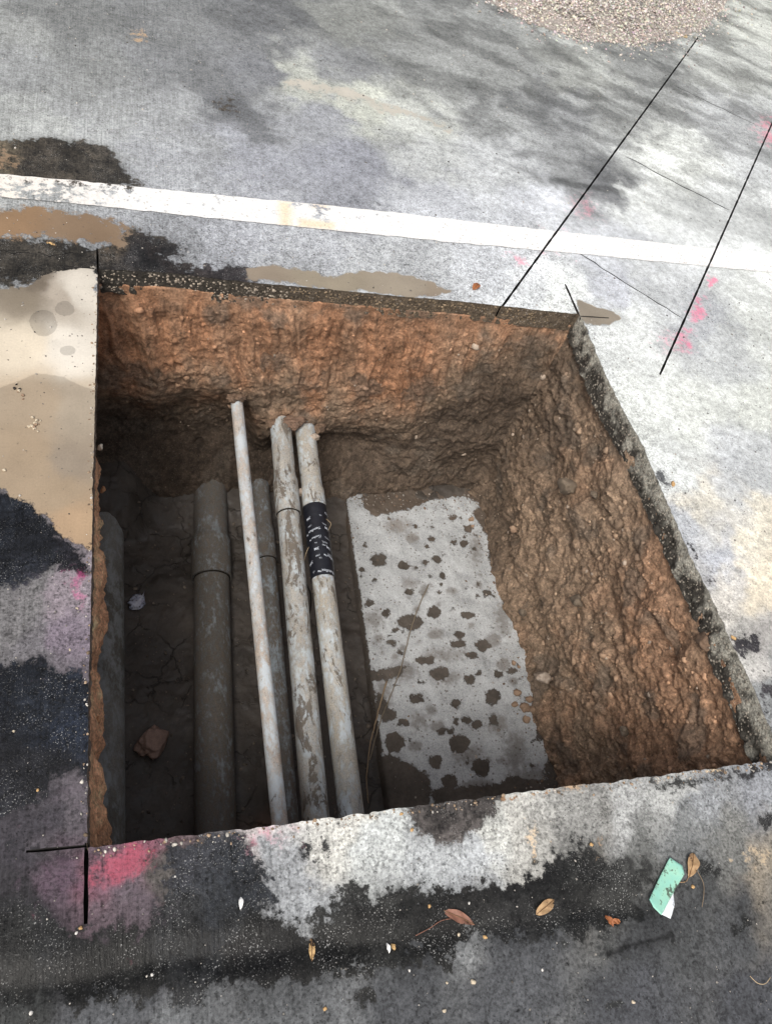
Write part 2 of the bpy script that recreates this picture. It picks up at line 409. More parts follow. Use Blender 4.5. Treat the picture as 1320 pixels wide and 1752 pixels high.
for p in RIM:                                         # which side a rim point belongs to
    d = [abs(p[0] - XL), abs(p[1] - YB), abs(p[0] - XR), abs(p[1] - YF)]
    seg_side.append(int(np.argmin(d)))
seg_side = np.array(seg_side)
p3 = np.c_[RIM, np.zeros(len(RIM))]
chip = fbm(p3, 22, 4, 5) 
amp = np.select([seg_side == 0, seg_side == 1, seg_side == 2, seg_side == 3], [0.0035, 0.005, 0.007, 0.006])
inward = np.array([(1, 0), (0, -1), (-1, 0), (0, 1)])[seg_side]
RIM = RIM - inward * (np.abs(chip) * amp)[:, None]

def kerf_poly(a, b, w):
    a, b = np.array(a), np.array(b); d = (b - a) / np.linalg.norm(b - a); n = np.array([-d[1], d[0]]) * w / 2
    m_ = max(2, int(np.linalg.norm(b - a) / 0.03))
    L = [a + (b - a) * k / m_ for k in range(m_ + 1)]
    j = [n * (1 + 0.25 * math.sin(k * 2.7) * math.sin(k * 0.9)) * (0.7 if k in (0, m_) else 1) for k in range(m_ + 1)]
    return np.array([p + q for p, q in zip(L, j)] + [p - q for p, q in reversed(list(zip(L, j)))])
g2 = lambda x, y: G(x, y)[:2]
KERFS = [kerf_poly(g2(1195, 62), g2(853, 532), 0.0078), kerf_poly(g2(1400, 31), g2(1128, 641), 0.0078),
         kerf_poly(g2(166.5, 425), g2(168, 466), 0.006), kerf_poly(g2(966, 486), g2(992, 545), 0.009),
         kerf_poly(g2(992, 541), g2(1041, 544), 0.006), kerf_poly(g2(148, 1442), g2(147, 1581), 0.0075),
         kerf_poly(g2(45, 1457), g2(152, 1447), 0.006)]
def wobble(a, b, n_, amp_, seed):
    r_ = random.Random(seed); a, b = np.array(a), np.array(b); d_ = (b - a) / np.linalg.norm(b - a); nn = np.array([-d_[1], d_[0]])
    return [a + (b - a) * k / n_ + nn * (r_.gauss(0, amp_) if 0 < k < n_ else 0) for k in range(n_ + 1)]
def ribbon(pts, w):
    pts = np.array(pts); L, R_ = [], []
    for k in range(len(pts)):
        d_ = pts[min(k + 1, len(pts) - 1)] - pts[max(k - 1, 0)]; d_ = d_ / np.linalg.norm(d_); nn = np.array([-d_[1], d_[0]]) * w / 2 * (.35 if k in (0, len(pts) - 1) else .7 + .6 * ((k * 37) % 11) / 10)
        L.append(pts[k] + nn); R_.append(pts[k] - nn)
    return np.array(L + R_[::-1])
NK = len(KERFS)
KERFS += [ribbon(wobble(g2(1070, 268), g2(1247, 360), 14, .004, 1), .0055), ribbon(wobble(g2(950, 408), g2(1166, 544), 16, .004, 2), .005), ribbon(wobble(g2(1152, 146), g2(1296, 216), 12, .004, 3), .004),
          ribbon(wobble(g2(102, 455), g2(163, 460), 6, .0015, 4), .004), ribbon(wobble(g2(-40, 425), g2(52, 433), 6, .004, 5), .003), ribbon(wobble(g2(56, 433), g2(160, 437), 8, .006, 6), .003)]
def in_poly(P, poly): return sdf(P, poly) > 0

GA, GB = g2(-300, 1722), g2(1160, 1545)                # shallow gutter that holds the dark damp strip
def gz(P):
    P = np.atleast_2d(np.asarray(P, float)); e = GB - GA; L2 = e @ e; t = ((P - GA) @ e) / L2
    dist = ((P[:, 0] - GA[0]) * e[1] - (P[:, 1] - GA[1]) * e[0]) / math.sqrt(L2)
    dist = dist + .006 * np.sin(P[:, 0] * 9) + .004 * np.sin(P[:, 0] * 23)
    return -0.013 * np.exp(-(dist / .026) ** 2) * sstep(1.12, .85, t) - 0.006 * sstep(-.01, .08, dist) * sstep(1.2, .8, t)
# ---------------------------------------------------------------- pavement colour fields
def chart(P):
    y = np.maximum(P[:, 1] + 1.7, 0.2); return np.stack([P[:, 0] / y * 2.0, np.log(y) * 1.6], 1)
def field(P, ctrl, k=1.0):
    cp = chart(np.array([G(x, y)[:2] for x, y, _ in ctrl])); cc = np.array([lin(c) for _, _, c in ctrl]) / np.array([1.36, 1.30, 1.32]) * k
    out = np.zeros((len(P), 3))
    for s in range(0, len(P), 20000):
        d = ((chart(P[s:s + 20000])[:, None] - cp[None]) ** 2).sum(2)
        w = 1 / (d + 4e-5) ** 2.2; out[s:s + 20000] = (w[:, :, None] * cc).sum(1) / w.sum(1)[:, None]
    return out
g = lambda v, b=0: (v, v, v + b)
DRY = [(0, 30, g(150)), (130, 30, g(122, 1)), (300, 30, g(127, 2)), (450, 30, g(113, 3)), (600, 30, g(150, -2)), (750, 30, g(128)), (1290, 30, g(166, -4)),
       (0, 120, g(150, 2)), (150, 120, g(142, 1)), (300, 120, g(128, 3)), (450, 120, g(133, 5)), (600, 120, g(137, 3)), (720, 120, g(132)), (850, 120, g(122)), (1000, 120, g(150, -2)), (1100, 120, g(121)), (1250, 120, g(162, -2)),
       (0, 200, g(166)), (150, 200, g(166, 2)), (300, 200, g(162, 3)), (400, 180, g(116, 4)), (550, 200, g(162, 6)), (520, 140, g(180, -6)), (620, 170, g(195, -8)), (700, 200, g(186, -3)), (850, 200, g(137, 1)), (950, 190, g(125, 2)), (1050, 200, g(141)), (1250, 200, g(157, 2)),
       (100, 225, g(172)), (300, 285, g(166, 5)), (450, 280, g(162, 8)), (600, 280, g(156, 9)), (750, 280, g(191, 1)), (850, 280, g(187, 3)), (960, 280, g(135, 2)), (1030, 318, g(120, 3)), (1150, 270, g(190, -2)), (1300, 280, g(167, 2)),
       (600, 345, g(152, 8)), (750, 340, g(193, 7)), (900, 345, g(203, 7)), (1100, 340, g(206)), (1280, 350, g(197, 1)),
       (300, 410, g(150, 5)), (400, 420, g(176, 7)), (550, 430, g(182, 6)), (700, 440, g(187, 4)), (850, 450, g(203, 6)), (1050, 430, g(203, 6)), (1250, 430, g(207, 1)),
       (600, 460, g(185, 4)), (500, 450, g(170, 5)), (900, 490, g(222, 4)), (960, 520, g(240)), (1060, 490, g(190, 8)), (1100, 470, g(202, 3)), (1300, 490, g(212, -1)),
       (1080, 570, g(222)), (1200, 560, g(182, 5)), (1240, 590, g(192, 2)), (1310, 560, g(216, -2)), (1100, 700, g(222, -2)), (1200, 700, g(220, -3)), (1310, 700, g(208, -4)),
       (1150, 800, g(222)), (1250, 800, g(200, 4)), (1310, 800, g(193, 3)), (1200, 870, (222, 214, 204)), (1180, 900, g(192, 6)), (1300, 900, (224, 214, 200)), (1230, 960, g(185, 8)), (1220, 1010, (222, 214, 208)), (1300, 1000, (230, 216, 198)),
       (1270, 1100, (195, 190, 187)), (1310, 1100, (190, 184, 182)), (1310, 1200, (150, 150, 152)), (1400, 900, (215, 208, 200)), (1400, 1200, (165, 162, 160)),
       (60, 1010, (128, 124, 126)), (30, 1050, (122, 118, 120)), (130, 1010, (150, 138, 146)), (60, 1075, (122, 117, 122)), (130, 1080, (130, 118, 130)),
       (120, 1370, (104, 97, 103)), (60, 1420, (74, 70, 76)), (30, 1500, (66, 63, 67)), (100, 1500, (98, 84, 94)), (60, 1560, (62, 60, 64)), (220, 1540, (106, 95, 102)), (310, 1500, (100, 94, 92)), (210, 1480, (140, 90, 105)),
       (380, 1500, (78, 78, 84)), (450, 1425, (215, 203, 203)), (560, 1420, (222, 217, 212)), (620, 1400, (225, 220, 214)), (520, 1520, g(180, 4)), (480, 1470, g(165, 4)), (650, 1450, g(206)), (720, 1480, g(195, 3)), (800, 1480, g(196, 4)), (900, 1440, (212, 207, 202)), (850, 1420, (215, 212, 208)),
       (980, 1400, (156, 153, 151)), (1080, 1380, (178, 176, 176)), (1200, 1370, g(156, 4)), (1150, 1360, (190, 188, 187)), (1300, 1340, g(158, 6)), (1000, 1450, (120, 116, 112)), (1100, 1440, (125, 124, 123)), (1250, 1440, (140, 138, 136)), (1300, 1480, (175, 162, 148)), (1180, 1420, (130, 130, 131)),
       (900, 1650, g(97, 4)), (700, 1700, g(98, 4)), (500, 1720, g(114, 3)), (1100, 1650, g(84, 3)), (1250, 1580, g(98, 3)), (1280, 1720, g(88, 5)), (850, 1740, g(95, 4)), (330, 1740, g(126, 3)), (200, 1745, g(104, 4)), (1100, 1740, g(92, 5)), (1180, 1560, g(92, 2)), (60, 1720, g(82))]
WETC = [(60, 280, (88, 80, 72)), (180, 290, (78, 72, 66)), (10, 270, (120, 108, 92)), (60, 420, (74, 68, 62)), (250, 450, (58, 55, 56)), (330, 470, (62, 55, 54)), (400, 470, (72, 66, 68)), (200, 400, (88, 78, 68)),
        (10, 900, (44, 48, 58)), (60, 940, (42, 44, 52)), (120, 970, (46, 44, 52)), (60, 1200, (38, 42, 52)), (120, 1220, (40, 46, 60)), (60, 1330, (46, 46, 52)), (100, 1460, (52, 50, 54)),
        (330, 1450, (62, 62, 68)), (400, 1520, (58, 60, 66)), (300, 1600, (54, 54, 56)), (100, 1640, (50, 50, 52)), (60, 1700, (52, 51, 50)), (200, 1660, (40, 39, 38)), (450, 1620, (34, 33, 32)), (600, 1600, (36, 35, 34)), (750, 1560, (40, 39, 38)), (600, 1540, (62, 61, 60)), (680, 1550, (60, 59, 58)),
        (900, 1540, (50, 49, 49)), (1000, 1520, (52, 51, 50)), (1080, 1500, (66, 65, 64)), (1000, 1640, (62, 62, 62)), (760, 1400, (112, 104, 102)), (1100, 1620, (50, 50, 50)), (850, 980, (70, 70, 70)), (1260, 1080, (70, 66, 70)), (1310, 560, (150, 152, 156))]
MUDC = [(20, 380, (142, 116, 92)), (150, 400, (128, 108, 90)), (60, 480, (112, 102, 92)), (40, 510, (128, 118, 106)), (110, 510, (172, 162, 152)), (40, 590, (216, 204, 188)), (120, 590, (220, 213, 205)), (140, 500, (205, 198, 190)), (60, 690, (186, 168, 148)), (130, 700, (188, 174, 158)), (60, 780, (184, 164, 142)), (120, 790, (168, 154, 140)), (100, 840, (182, 162, 140)), (130, 900, (196, 168, 140)),
        (430, 475, (140, 128, 116)), (560, 478, (148, 138, 124)), (700, 495, (150, 140, 128)), (750, 500, (142, 130, 118)), (1030, 540, (162, 152, 140)), (240, 62, (185, 160, 135)), (620, 150, (190, 185, 178)), (900, 470, (190, 180, 165)), (915, 1440, (218, 196, 172)), (900, 1360, (150, 115, 86)), (1205, 1322, (222, 200, 172)), (1020, 1440, (165, 140, 118)), (1300, 1490, (190, 172, 150))]
MUD_P = [([(-160, 492), (40, 486), (80, 470), (166, 462), (178, 600), (170, 940), (150, 940), (110, 918), (60, 862), (0, 838), (-160, 820)], .012, 1),
         ([(-160, 345), (60, 352), (170, 368), (235, 385), (215, 425), (160, 425), (60, 408), (-160, 408)], .03, .8),
         ([(430, 462), (480, 458), (560, 470), (620, 462), (700, 470), (770, 495), (745, 508), (640, 503), (560, 492), (430, 481)], .012, 1),
         ([(480, 130), (560, 140), (660, 172), (740, 195), (800, 240), (700, 205), (600, 175), (480, 150)], .03, .62),
         ([(902, 1405), (925, 1400), (935, 1440), (930, 1475), (912, 1478), (900, 1450)], .026, .60), ([(1015, 1425), (1030, 1420), (1034, 1455), (1018, 1460)], .012, .6), ([(1000, 1465), (1010, 1462), (1008, 1485), (998, 1485)], .012, .55), ([(1240, 1455), (1330, 1440), (1330, 1500), (1280, 1505)], .03, .6), ([(988, 514), (1015, 526), (1045, 532), (1060, 545), (1040, 556), (1000, 554), (990, 545)], .008, .9), ([(855, 1366), (960, 1347), (1000, 1341), (990, 1350), (900, 1366), (862, 1376)], .010, .66), ([(1180, 1318), (1230, 1312), (1225, 1330), (1190, 1334)], .012, .62), ([(215, 50), (240, 46), (260, 62), (250, 76), (225, 70)], .03, .62), ([(150, 98), (172, 98), (172, 106), (150, 106)], .02, .6), ([(-60, 250), (30, 252), (60, 300), (-60, 298)], .05, .6)]
WET_P = [([(-160, 242), (90, 240), (140, 240), (185, 252), (215, 290), (242, 320), (-160, 298)], .012, 1),
         ([(-160, 405), (90, 405), (165, 420), (230, 385), (310, 420), (300, 445), (420, 455), (440, 490), (400, 500), (160, 480), (-160, 492)], .022, .9),
         ([(-160, 832), (0, 842), (60, 866), (110, 922), (155, 958), (170, 985), (100, 975), (60, 985), (20, 1005), (-160, 1010)], .010, 1),
         ([(-160, 1128), (0, 1130), (60, 1124), (100, 1152), (170, 1168), (170, 1345), (110, 1325), (70, 1370), (-160, 1400)], .012, 1),
         ([(-160, 1430), (40, 1440), (90, 1470), (150, 1462), (152, 1448), (170, 1440), (60, 1440), (30, 1440)], .012, .7),
         ([(-160, 1530), (60, 1548), (110, 1580), (200, 1592), (260, 1560), (290, 1500), (270, 1440), (420, 1425), (425, 1445), (465, 1490), (455, 1562), (530, 1572), (560, 1545), (600, 1508), (650, 1540), (720, 1518), (760, 1524), (850, 1508), (930, 1475), (985, 1440), (1010, 1450), (1060, 1470), (1110, 1490), (1090, 1540), (1120, 1570), (1000, 1600), (900, 1604), (800, 1592), (760, 1635), (640, 1655), (560, 1668), (430, 1692), (330, 1702), (100, 1722), (-160, 1745)], .020, 1),
         ([(698, 1378), (830, 1352), (868, 1355), (845, 1395), (800, 1432), (750, 1440), (705, 1415)], .006, .95),
         ([(1020, 1632), (1060, 1615), (1150, 1598), (1158, 1606), (1080, 1630), (1030, 1645)], .008, .7),
         ([(980, 528), (1000, 548), (1010, 590), (1000, 575)], .006, .7), ([(1118, 800), (1135, 835), (1140, 830), (1128, 800)], .01, .75), ([(1160, 905), (1200, 975), (1215, 1000), (1190, 935)], .015, .72),
         ([(1250, 1095), (1300, 1080), (1305, 1105), (1270, 1125)], .012, .8), ([(1290, 1150), (1340, 1180), (1340, 1260), (1320, 1240)], .02, .75), ([(1100, 1335), (1250, 1315), (1330, 1290), (1330, 1320), (1220, 1345), (1130, 1350)], .012, .75),
         ([(330, 160), (400, 160), (450, 180), (420, 200), (350, 190)], .05, .55)]
for x, y, r in [(555, 1442, 8), (525, 1458, 13), (545, 1475, 6), (1268, 1582, 22), (1060, 1730, 18), (630, 1710, 22), (1240, 1240, 10), (1310, 1400, 15), (1210, 1485, 18)]:
    WET_P.append((np.array([(x + r * math.cos(a), y + r * math.sin(a)) for a in np.linspace(0, 6.28, 12)[:-1]]), .014, .78))
DAMP_P = [([(-160, 665), (0, 664), (60, 640), (110, 644), (140, 662), (180, 672), (180, 950), (-160, 950)], .012, 1)]
for x, y, rx, ry in [(111, 527, 18, 13), (75, 553, 25, 22), (117, 600, 14, 9), (90, 585, 14, 7)]:
    DAMP_P.append((np.array([(x + rx * math.cos(a), y + ry * math.sin(a)) for a in np.linspace(0, 6.28, 16)[:-1]]), .004, .95 if ry != 7 else .45))
DAMP_P += [([(985, 512), (1015, 526), (1045, 532), (1060, 545), (1040, 558), (1000, 556), (990, 545)], .006, 1)]
for x, y, r in [(1235, 1052, 9), (1262, 975, 7), (1228, 975, 6), (1252, 990, 4), (1232, 1152, 7), (1190, 870, 4)]:
    DAMP_P.append((np.array([(x + r * math.cos(a), y + r * .8 * math.sin(a)) for a in np.linspace(0, 6.28, 12)[:-1]]), .004, .95))
PINK_P = [([(165, 1452), (235, 1448), (262, 1465), (250, 1500), (200, 1512), (170, 1515), (156, 1490)], .018, 1.0, (196, 92, 112), .60),
          ([(75, 1490), (100, 1470), (146, 1462), (146, 1520), (110, 1535), (75, 1515)], .03, .85, (118, 90, 112), .30),
          ([(160, 1500), (230, 1495), (280, 1530), (250, 1560), (160, 1560)], .04, .8, (112, 92, 108), .24),
          ([(90, 1345), (140, 1335), (146, 1400), (90, 1400)], .03, .8, (110, 98, 110), .25),
          ([(120, 985), (155, 975), (155, 1035), (135, 1030)], .018, .8, (205, 95, 150), .6), ([(60, 1010), (130, 1000), (140, 1110), (80, 1100)], .05, .7, (140, 128, 138), .2),
          ([(425, 1425), (470, 1412), (495, 1408), (490, 1440), (430, 1455)], .02, .75, (225, 165, 178), .7),
          ([(1190, 520), (1203, 512), (1197, 545), (1182, 553), (1180, 535)], .02, 1, (250, 110, 155), .75), ([(1155, 590), (1180, 560), (1178, 590), (1160, 602)], .022, 1, (250, 110, 155), .7),
          ([(1130, 580), (1155, 575), (1150, 598), (1135, 600)], .03, .65, (255, 150, 180), .7), ([(1208, 475), (1220, 475), (1222, 490), (1212, 488)], .02, .9, (255, 110, 160), .9),
          ([(880, 438), (900, 436), (904, 455), (885, 458)], .016, .95, (250, 140, 170), .7), ([(1298, 215), (1330, 205), (1330, 240), (1300, 238)], .05, .95, (250, 130, 160), .6),
          ([(990, 350), (1015, 335), (1010, 365), (985, 375)], .045, .8, (250, 160, 180), .45), ([(935, 405), (970, 400), (970, 430), (935, 430)], .04, .6, (255, 180, 195), .6)]
SCR = [((1070, 268), (1250, 360), .014, .5), ((945, 405), (1170, 545), .014, .5), ((850, 272), (930, 305), .025, .55), ((940, 308), (1064, 328), .04, .72),
       ((640, 340), (664, 366), .006, .8), ((830, 385), (850, 412), .006, .8), ((900, 385), (945, 392), .005, .7), ((700, 0), (760, 60), .01, .3),
       ((0, 432), (50, 428), .005, .8), ((590, 342), (615, 350), .004, .6), ((1150, 1598), (1040, 1632), .008, .9), ((885, 345), (945, 395), .006, .5)]
def pxpoly(p): return poly_w([tuple(q) for q in p])
def pave_attrs(P):
    P = np.asarray(P, float); p3 = np.c_[P, np.zeros(len(P))]
    far = np.clip((P[:, 1] - 0.3) / 3, 0.15, 1.4)[:, None]
    warp = np.stack([fbm(p3, 7, 5, 21, .62), fbm(p3, 7, 5, 27, .62)], 1) * 0.075 * (0.5 + far)
    Q = P + warp
    at = {}
    dry = field(Q, DRY)
    # tyre and broom smears that sweep diagonally over the far pavement
    ang = math.radians(-30); ca, sa = math.cos(ang), math.sin(ang)
    r3 = np.stack([(P[:, 0] * ca + P[:, 1] * sa) * 1.5, (-P[:, 0] * sa + P[:, 1] * ca) * 4.6, np.zeros(len(P))], 1)
    r3[:, 1] += 0.5 * fbm(p3, 1.6, 3, 33)
    stk = fbm(r3, 1.0, 5, 35, 0.58)
    w = sstep(1.0, 2.6, P[:, 0] * 0.55 + P[:, 1] * 0.62 - 0.45)
    blot = fbm(p3, 5, 5, 41, 0.55)
    dry = dry * np.clip(1.04 + w * 0.20 * np.tanh(stk * 3.2) + 0.20 * blot, 0.35, 1.5)[:, None]
    # dabs of dried slurry, all smeared one way
    dv = G(1100, 184)[:2] - G(1000, 150)[:2]; dv = dv / np.linalg.norm(dv); al = P @ dv; ac = P @ np.array([-dv[1], dv[0]])
    dab = fbm(np.stack([al / .36 + .7 * fbm(p3, 3, 2, 53), ac / .15 + .6 * fbm(p3, 5, 2, 55), 0 * al], 1), 1.0, 4, 51, .5)
    zone = mask_polys(P, [(pxpoly([(600, -60), (1480, -60), (1480, 330), (1240, 320), (1060, 345), (930, 310), (800, 245), (700, 150)]), .30, 1)])
    dry = dry * (1 + zone * (.26 * np.tanh(7 * (dab + .05)) + .05))[:, None]
    lift = 1 - .22 * sstep(.24, .10, P[:, 1] - .02 * P[:, 0]) + .12 * sstep(1.9, 2.3, P[:, 1]) + .08 * sstep(1.45, 1.6, P[:, 0])
    dry = dry * lift[:, None]
    s2 = fbm(np.stack([(P[:, 0] * .86 - P[:, 1] * .5) * 3.0, (P[:, 0] * .5 + P[:, 1] * .86) * 38, 0 * P[:, 0]], 1), 1.0, 3, 47)
    wr = sstep(1.45, 1.7, P[:, 0]) * (1 - sstep(1.2, 1.7, P[:, 1]))
    dry = dry * (1 + 0.20 * wr * s2)[:, None]
    at['dry'] = np.clip(dry, 0.01, 0.84)
    at['soaked'] = np.clip(field(Q, WETC, 0.50) * (1 + 0.25 * blot)[:, None], 0.006, 0.6)
    at['mudtone'] = np.clip(field(P + warp * .35, MUDC, 1.12) * np.array([1.04, 1.0, .97]), 0.02, 0.75)
    Wq = P + warp * 0.24
    at['wet'] = mask_polys(Wq, [(pxpoly(p), fe * 1.9 + .006, st) for p, fe, st in WET_P])
    at['halo'] = mask_polys(P + warp * .5, [(pxpoly(p), fe * 3 + .035, st * .9) for p, fe, st in WET_P])
    at['mud'] = mask_polys(Wq, [(pxpoly(p), fe * 1.6, st) for p, fe, st in MUD_P])
    at['damp'] = mask_polys(P + warp * 0.08, [(pxpoly(p), fe, st) for p, fe, st in DAMP_P])
    pk = np.zeros(len(P)); amt = np.zeros(len(P)); tone = np.tile(lin((240, 100, 140)), (len(P), 1))
    for p, fe, st, c, a in PINK_P:
        v = mask_polys(P + warp * .4, [(pxpoly(p), fe * 1.7, st * .9)]); k = v > pk
        pk[k] = v[k]; amt[k] = a; tone[k] = lin(c) / 1.3
    at['pink'] = pk; at['pinkamt'] = amt; at['pinktone'] = tone
    sc = np.zeros(len(P))
    for a, b, wd, st in SCR:
        a, b = g2(*a), g2(*b); e = b - a; t = np.clip(((P + warp * .09 - a) @ e) / (e @ e), 0, 1)
        d = np.linalg.norm(P + warp * .09 - a - t[:, None] * e, axis=1)
        sc = np.maximum(sc, st * np.clip(1.35 - d / wd, 0, 1))
    at['scratch'] = sc
    at['grain'] = 1 - .35 * sstep(2.0, 2.5, P[:, 1]) - .45 * sstep(1.45, 1.65, P[:, 0]) * sstep(-.1, .6, P[:, 1]) * (1 - sstep(2.3, 3.0, P[:, 1]))
    at['broom'] = np.clip(0.15 + 0.85 * sstep(0.75, 0.1, P[:, 0]), 0, 1)
    return at

def sheet(points_fn, loops, keep_fn, z, name, mat, extra=None, parent=None):
    pts = points_fn; edges = []; V = [Vector(p) for p in pts]
    for L in loops:
        s = len(V); V += [Vector(p) for p in L]; edges += [(s + k, s + (k + 1) % len(L)) for k in range(len(L))]
    r = delaunay_2d_cdt(V, edges, [], 0, 1e-7)
    P = np.array([(v.x, v.y) for v in r[0]]); F = np.array(r[2])
    cen = P[F].mean(1); F = F[keep_fn(cen)]
    a, b, c = P[F[:, 0]], P[F[:, 1]], P[F[:, 2]]
    ar = (b[:, 0] - a[:, 0]) * (c[:, 1] - a[:, 1]) - (b[:, 1] - a[:, 1]) * (c[:, 0] - a[:, 0])
    F[ar < 0] = F[ar < 0][:, ::-1]
    used = np.unique(F); remap = -np.ones(len(P), int); remap[used] = np.arange(len(used)); P = P[used]; F = remap[F]
    at = pave_attrs(P)
    if extra: at.update(extra(P))
    Z = (z(P) if callable(z) else np.full(len(P), z))
    return fastmesh(name, np.c_[P, Z], F, mat, parent, True, **at)

def jgrid(x0, x1, y0, y1, s):
    xs, ys = np.arange(x0, x1, s), np.arange(y0, y1, s); X, Y = np.meshgrid(xs, ys)
    P = np.stack([X.ravel(), Y.ravel()], 1); return P + RNG.uniform(-.25, .25, P.shape) * s
P = np.concatenate([jgrid(-0.48, 2.75, -0.3, 2.12, 0.0068), jgrid(-0.75, 4.6, 2.12, 5.4, 0.0155)])
far = jgrid(-9, 11, -8, 14, 0.30); k = ~((far[:, 0] > -1.0) & (far[:, 0] < 4.9) & (far[:, 1] > -0.6) & (far[:, 1] < 5.7)); far = far[k]
# drop points inside the pit or hugging a constrained edge
near_hole = in_pit(P, 0.004)
P = P[~near_hole]
for kp in KERFS:
    lo, hi = kp.min(0) - .02, kp.max(0) + .02
    q = np.where(((P > lo) & (P < hi)).all(1))[0]
    if len(q): P = np.delete(P, q[sdf(P[q], kp) > -0.0022], 0)
P = np.concatenate([P, far, np.array([(-70, -70), (70, -70), (70, 70), (-70, 70), (0, -70), (70, 0), (0, 70), (-70, 0.0)])])
def outside(cen):
    keep = ~in_pit(cen)
    for kp in KERFS:
        lo, hi = kp.min(0), kp.max(0); q = np.where(((cen > lo) & (cen < hi)).all(1))[0]
        if len(q): keep[q] &= ~in_poly(cen[q], kp)
    return keep
pavement = struct(sheet(P, [RIM] + KERFS, outside, gz, 'pavement', MAT_PAVE))

# saw-cut grooves: side walls and floor inside each slot
for kp, dep in zip(KERFS, (.075, .075, .06, .06, .05, .06, .05, .006, .006, .005, .012, .008, .008)):
    n = len(kp); V = [(*p, -0.0005) for p in kp] + [(*p, -dep) for p in kp]
    F = [(k, (k + 1) % n, n + (k + 1) % n, n + k) for k in range(n)]
    h2 = n // 2
    F += [(n + k, n + k + 1, n + n - 2 - k, n + n - 1 - k) for k in range(h2 - 1)]
    cen = kp.mean(0)
    fm_ = np.array([[(V[f[0]][0] + V[f[1]][0]) / 2, (V[f[0]][1] + V[f[1]][1]) / 2] for f in F]); ins = in_pit(fm_)
    keep = [f for f, q_ in zip(F, ins) if not q_]
    mesh('saw_cut' if dep > .02 else 'crack', V, keep, MAT_KERF, pavement)

# white painted line
LT = [(-480, 251), (-60, 293), (0, 299), (160, 313), (330, 331), (500, 347), (660, 363), (830, 383), (1000, 402), (1160, 420), (1320, 437), (1480, 455), (1900, 502)]
LB = [(-480, 290), (-60, 332), (0, 338), (160, 352), (330, 371), (500, 388), (660, 404), (830, 421), (1000, 436), (1160, 452), (1320, 467), (1480, 482), (1900, 521)]
line = np.array([g2(*p) for p in LT] + [g2(*p) for p in reversed(LB)])
line = densify([tuple(p) for p in line], 0.02); line[:, 1] += 0.004 * fbm(np.c_[line, 0 * line[:, 0]], 25, 3, 3)
lo, hi = line.min(0), line.max(0)
LP = jgrid(lo[0], hi[0], lo[1], hi[1], 0.008); LP = LP[sdf(LP, line) > 0.004]
for kp in KERFS[:2]: LP = LP[sdf(LP, kp) < -0.0025]
def line_extra(P):
    w = mask_polys(P, [(pxpoly([(-60, 280), (240, 280), (240, 400), (-60, 400)]), .25, .66), (pxpoly([(480, 330), (580, 340), (580, 400), (480, 400)]), .04, .42)], 0.31)
    tone = np.tile(np.array([0.79, 0.785, 0.77]), (len(P), 1))
    cream = mask_polys(P, [(pxpoly([(475, 345), (500, 347), (498, 392), (478, 388)]), .015, 1), (pxpoly([(510, 375), (572, 382), (572, 394), (510, 390)]), .012, 1), (pxpoly([(535, 350), (560, 353), (560, 360), (535, 357)]), .01, .8)])
    left = mask_polys(P, [(pxpoly([(-90, 270), (110, 270), (150, 420), (-90, 420)]), .18, .8)])
    tone = tone * (1 - cream[:, None]) + cream[:, None] * np.array([0.78, 0.66, 0.50])
    tone = tone * (1 - .6 * left[:, None]) + .6 * left[:, None] * np.array([0.74, 0.64, 0.52])
    return dict(worn=w, painttone=tone, pinkamt=0.6 * pave_attrs_pink(P))
def pave_attrs_pink(P): return mask_polys(P, [(pxpoly(p), fe, st) for p, fe, st, c, a in PINK_P if p[0][0] in (935,)])
pl = sheet(LP, [line] + KERFS[:2], lambda c: in_poly(c, line) & ~in_poly(c, KERFS[0]) & ~in_poly(c, KERFS[1]), 0.003, 'painted_line', MAT_PAINT, line_extra)
tag(pl, 'worn white painted line running across the pavement behind the pit', 'painted line')

# ---------------------------------------------------------------- cut edge of the slab round the pit
n = len(RIM)
th = np.select([seg_side == 0, seg_side == 1, seg_side == 2, seg_side == 3],
               [np.full(n, 0.055), 0.083 - 0.010 * sstep(0.2, 1.4, RIM[:, 0]), 0.088 + 0.008 * np.sin(RIM[:, 1] * 5), np.full(n, 0.07)])
th = th + 0.006 * fbm(np.c_[RIM, np.zeros(n)], 14, 3, 8)
rows = 12
V = np.zeros((n, rows, 3)); tone = np.zeros((n, rows, 3))
for r in range(rows):
    t = r / (rows - 1); z = -th * t
    q = np.c_[RIM, z]
    dsp = 0.004 * fbm(q, 60, 3, 12) * min(1, 3 * t) + np.where(seg_side == 2, 0.010 * t + 0.0045 * fbm(q, 30, 4, 14, .65) * min(1, 2 * t), 0.002 * t)
    V[:, r, :2] = RIM + inward * dsp[:, None]; V[:, r, 2] = z - (0.0005 if r == 0 else 0)
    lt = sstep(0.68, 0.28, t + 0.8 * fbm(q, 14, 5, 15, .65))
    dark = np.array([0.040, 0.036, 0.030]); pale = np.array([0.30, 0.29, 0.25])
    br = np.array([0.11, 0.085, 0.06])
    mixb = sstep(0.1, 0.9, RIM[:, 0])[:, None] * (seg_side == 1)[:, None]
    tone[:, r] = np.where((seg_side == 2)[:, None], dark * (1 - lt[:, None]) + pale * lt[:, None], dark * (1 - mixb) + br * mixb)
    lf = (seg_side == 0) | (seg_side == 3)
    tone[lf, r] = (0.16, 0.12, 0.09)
idx = np.arange(n); nx = (idx + 1) % n
F = []
for r in range(rows - 1): F.append(np.stack([idx * rows + r, idx * rows + r + 1, nx * rows + r + 1, nx * rows + r], 1))
F = np.concatenate(F)
fm = V.reshape(-1, 3)[F].mean(1)
kx = g2(856, 524)[0]
F = F[~((abs(fm[:, 0] - kx) < 0.0048) & (abs(fm[:, 1] - YB) < 0.03))]
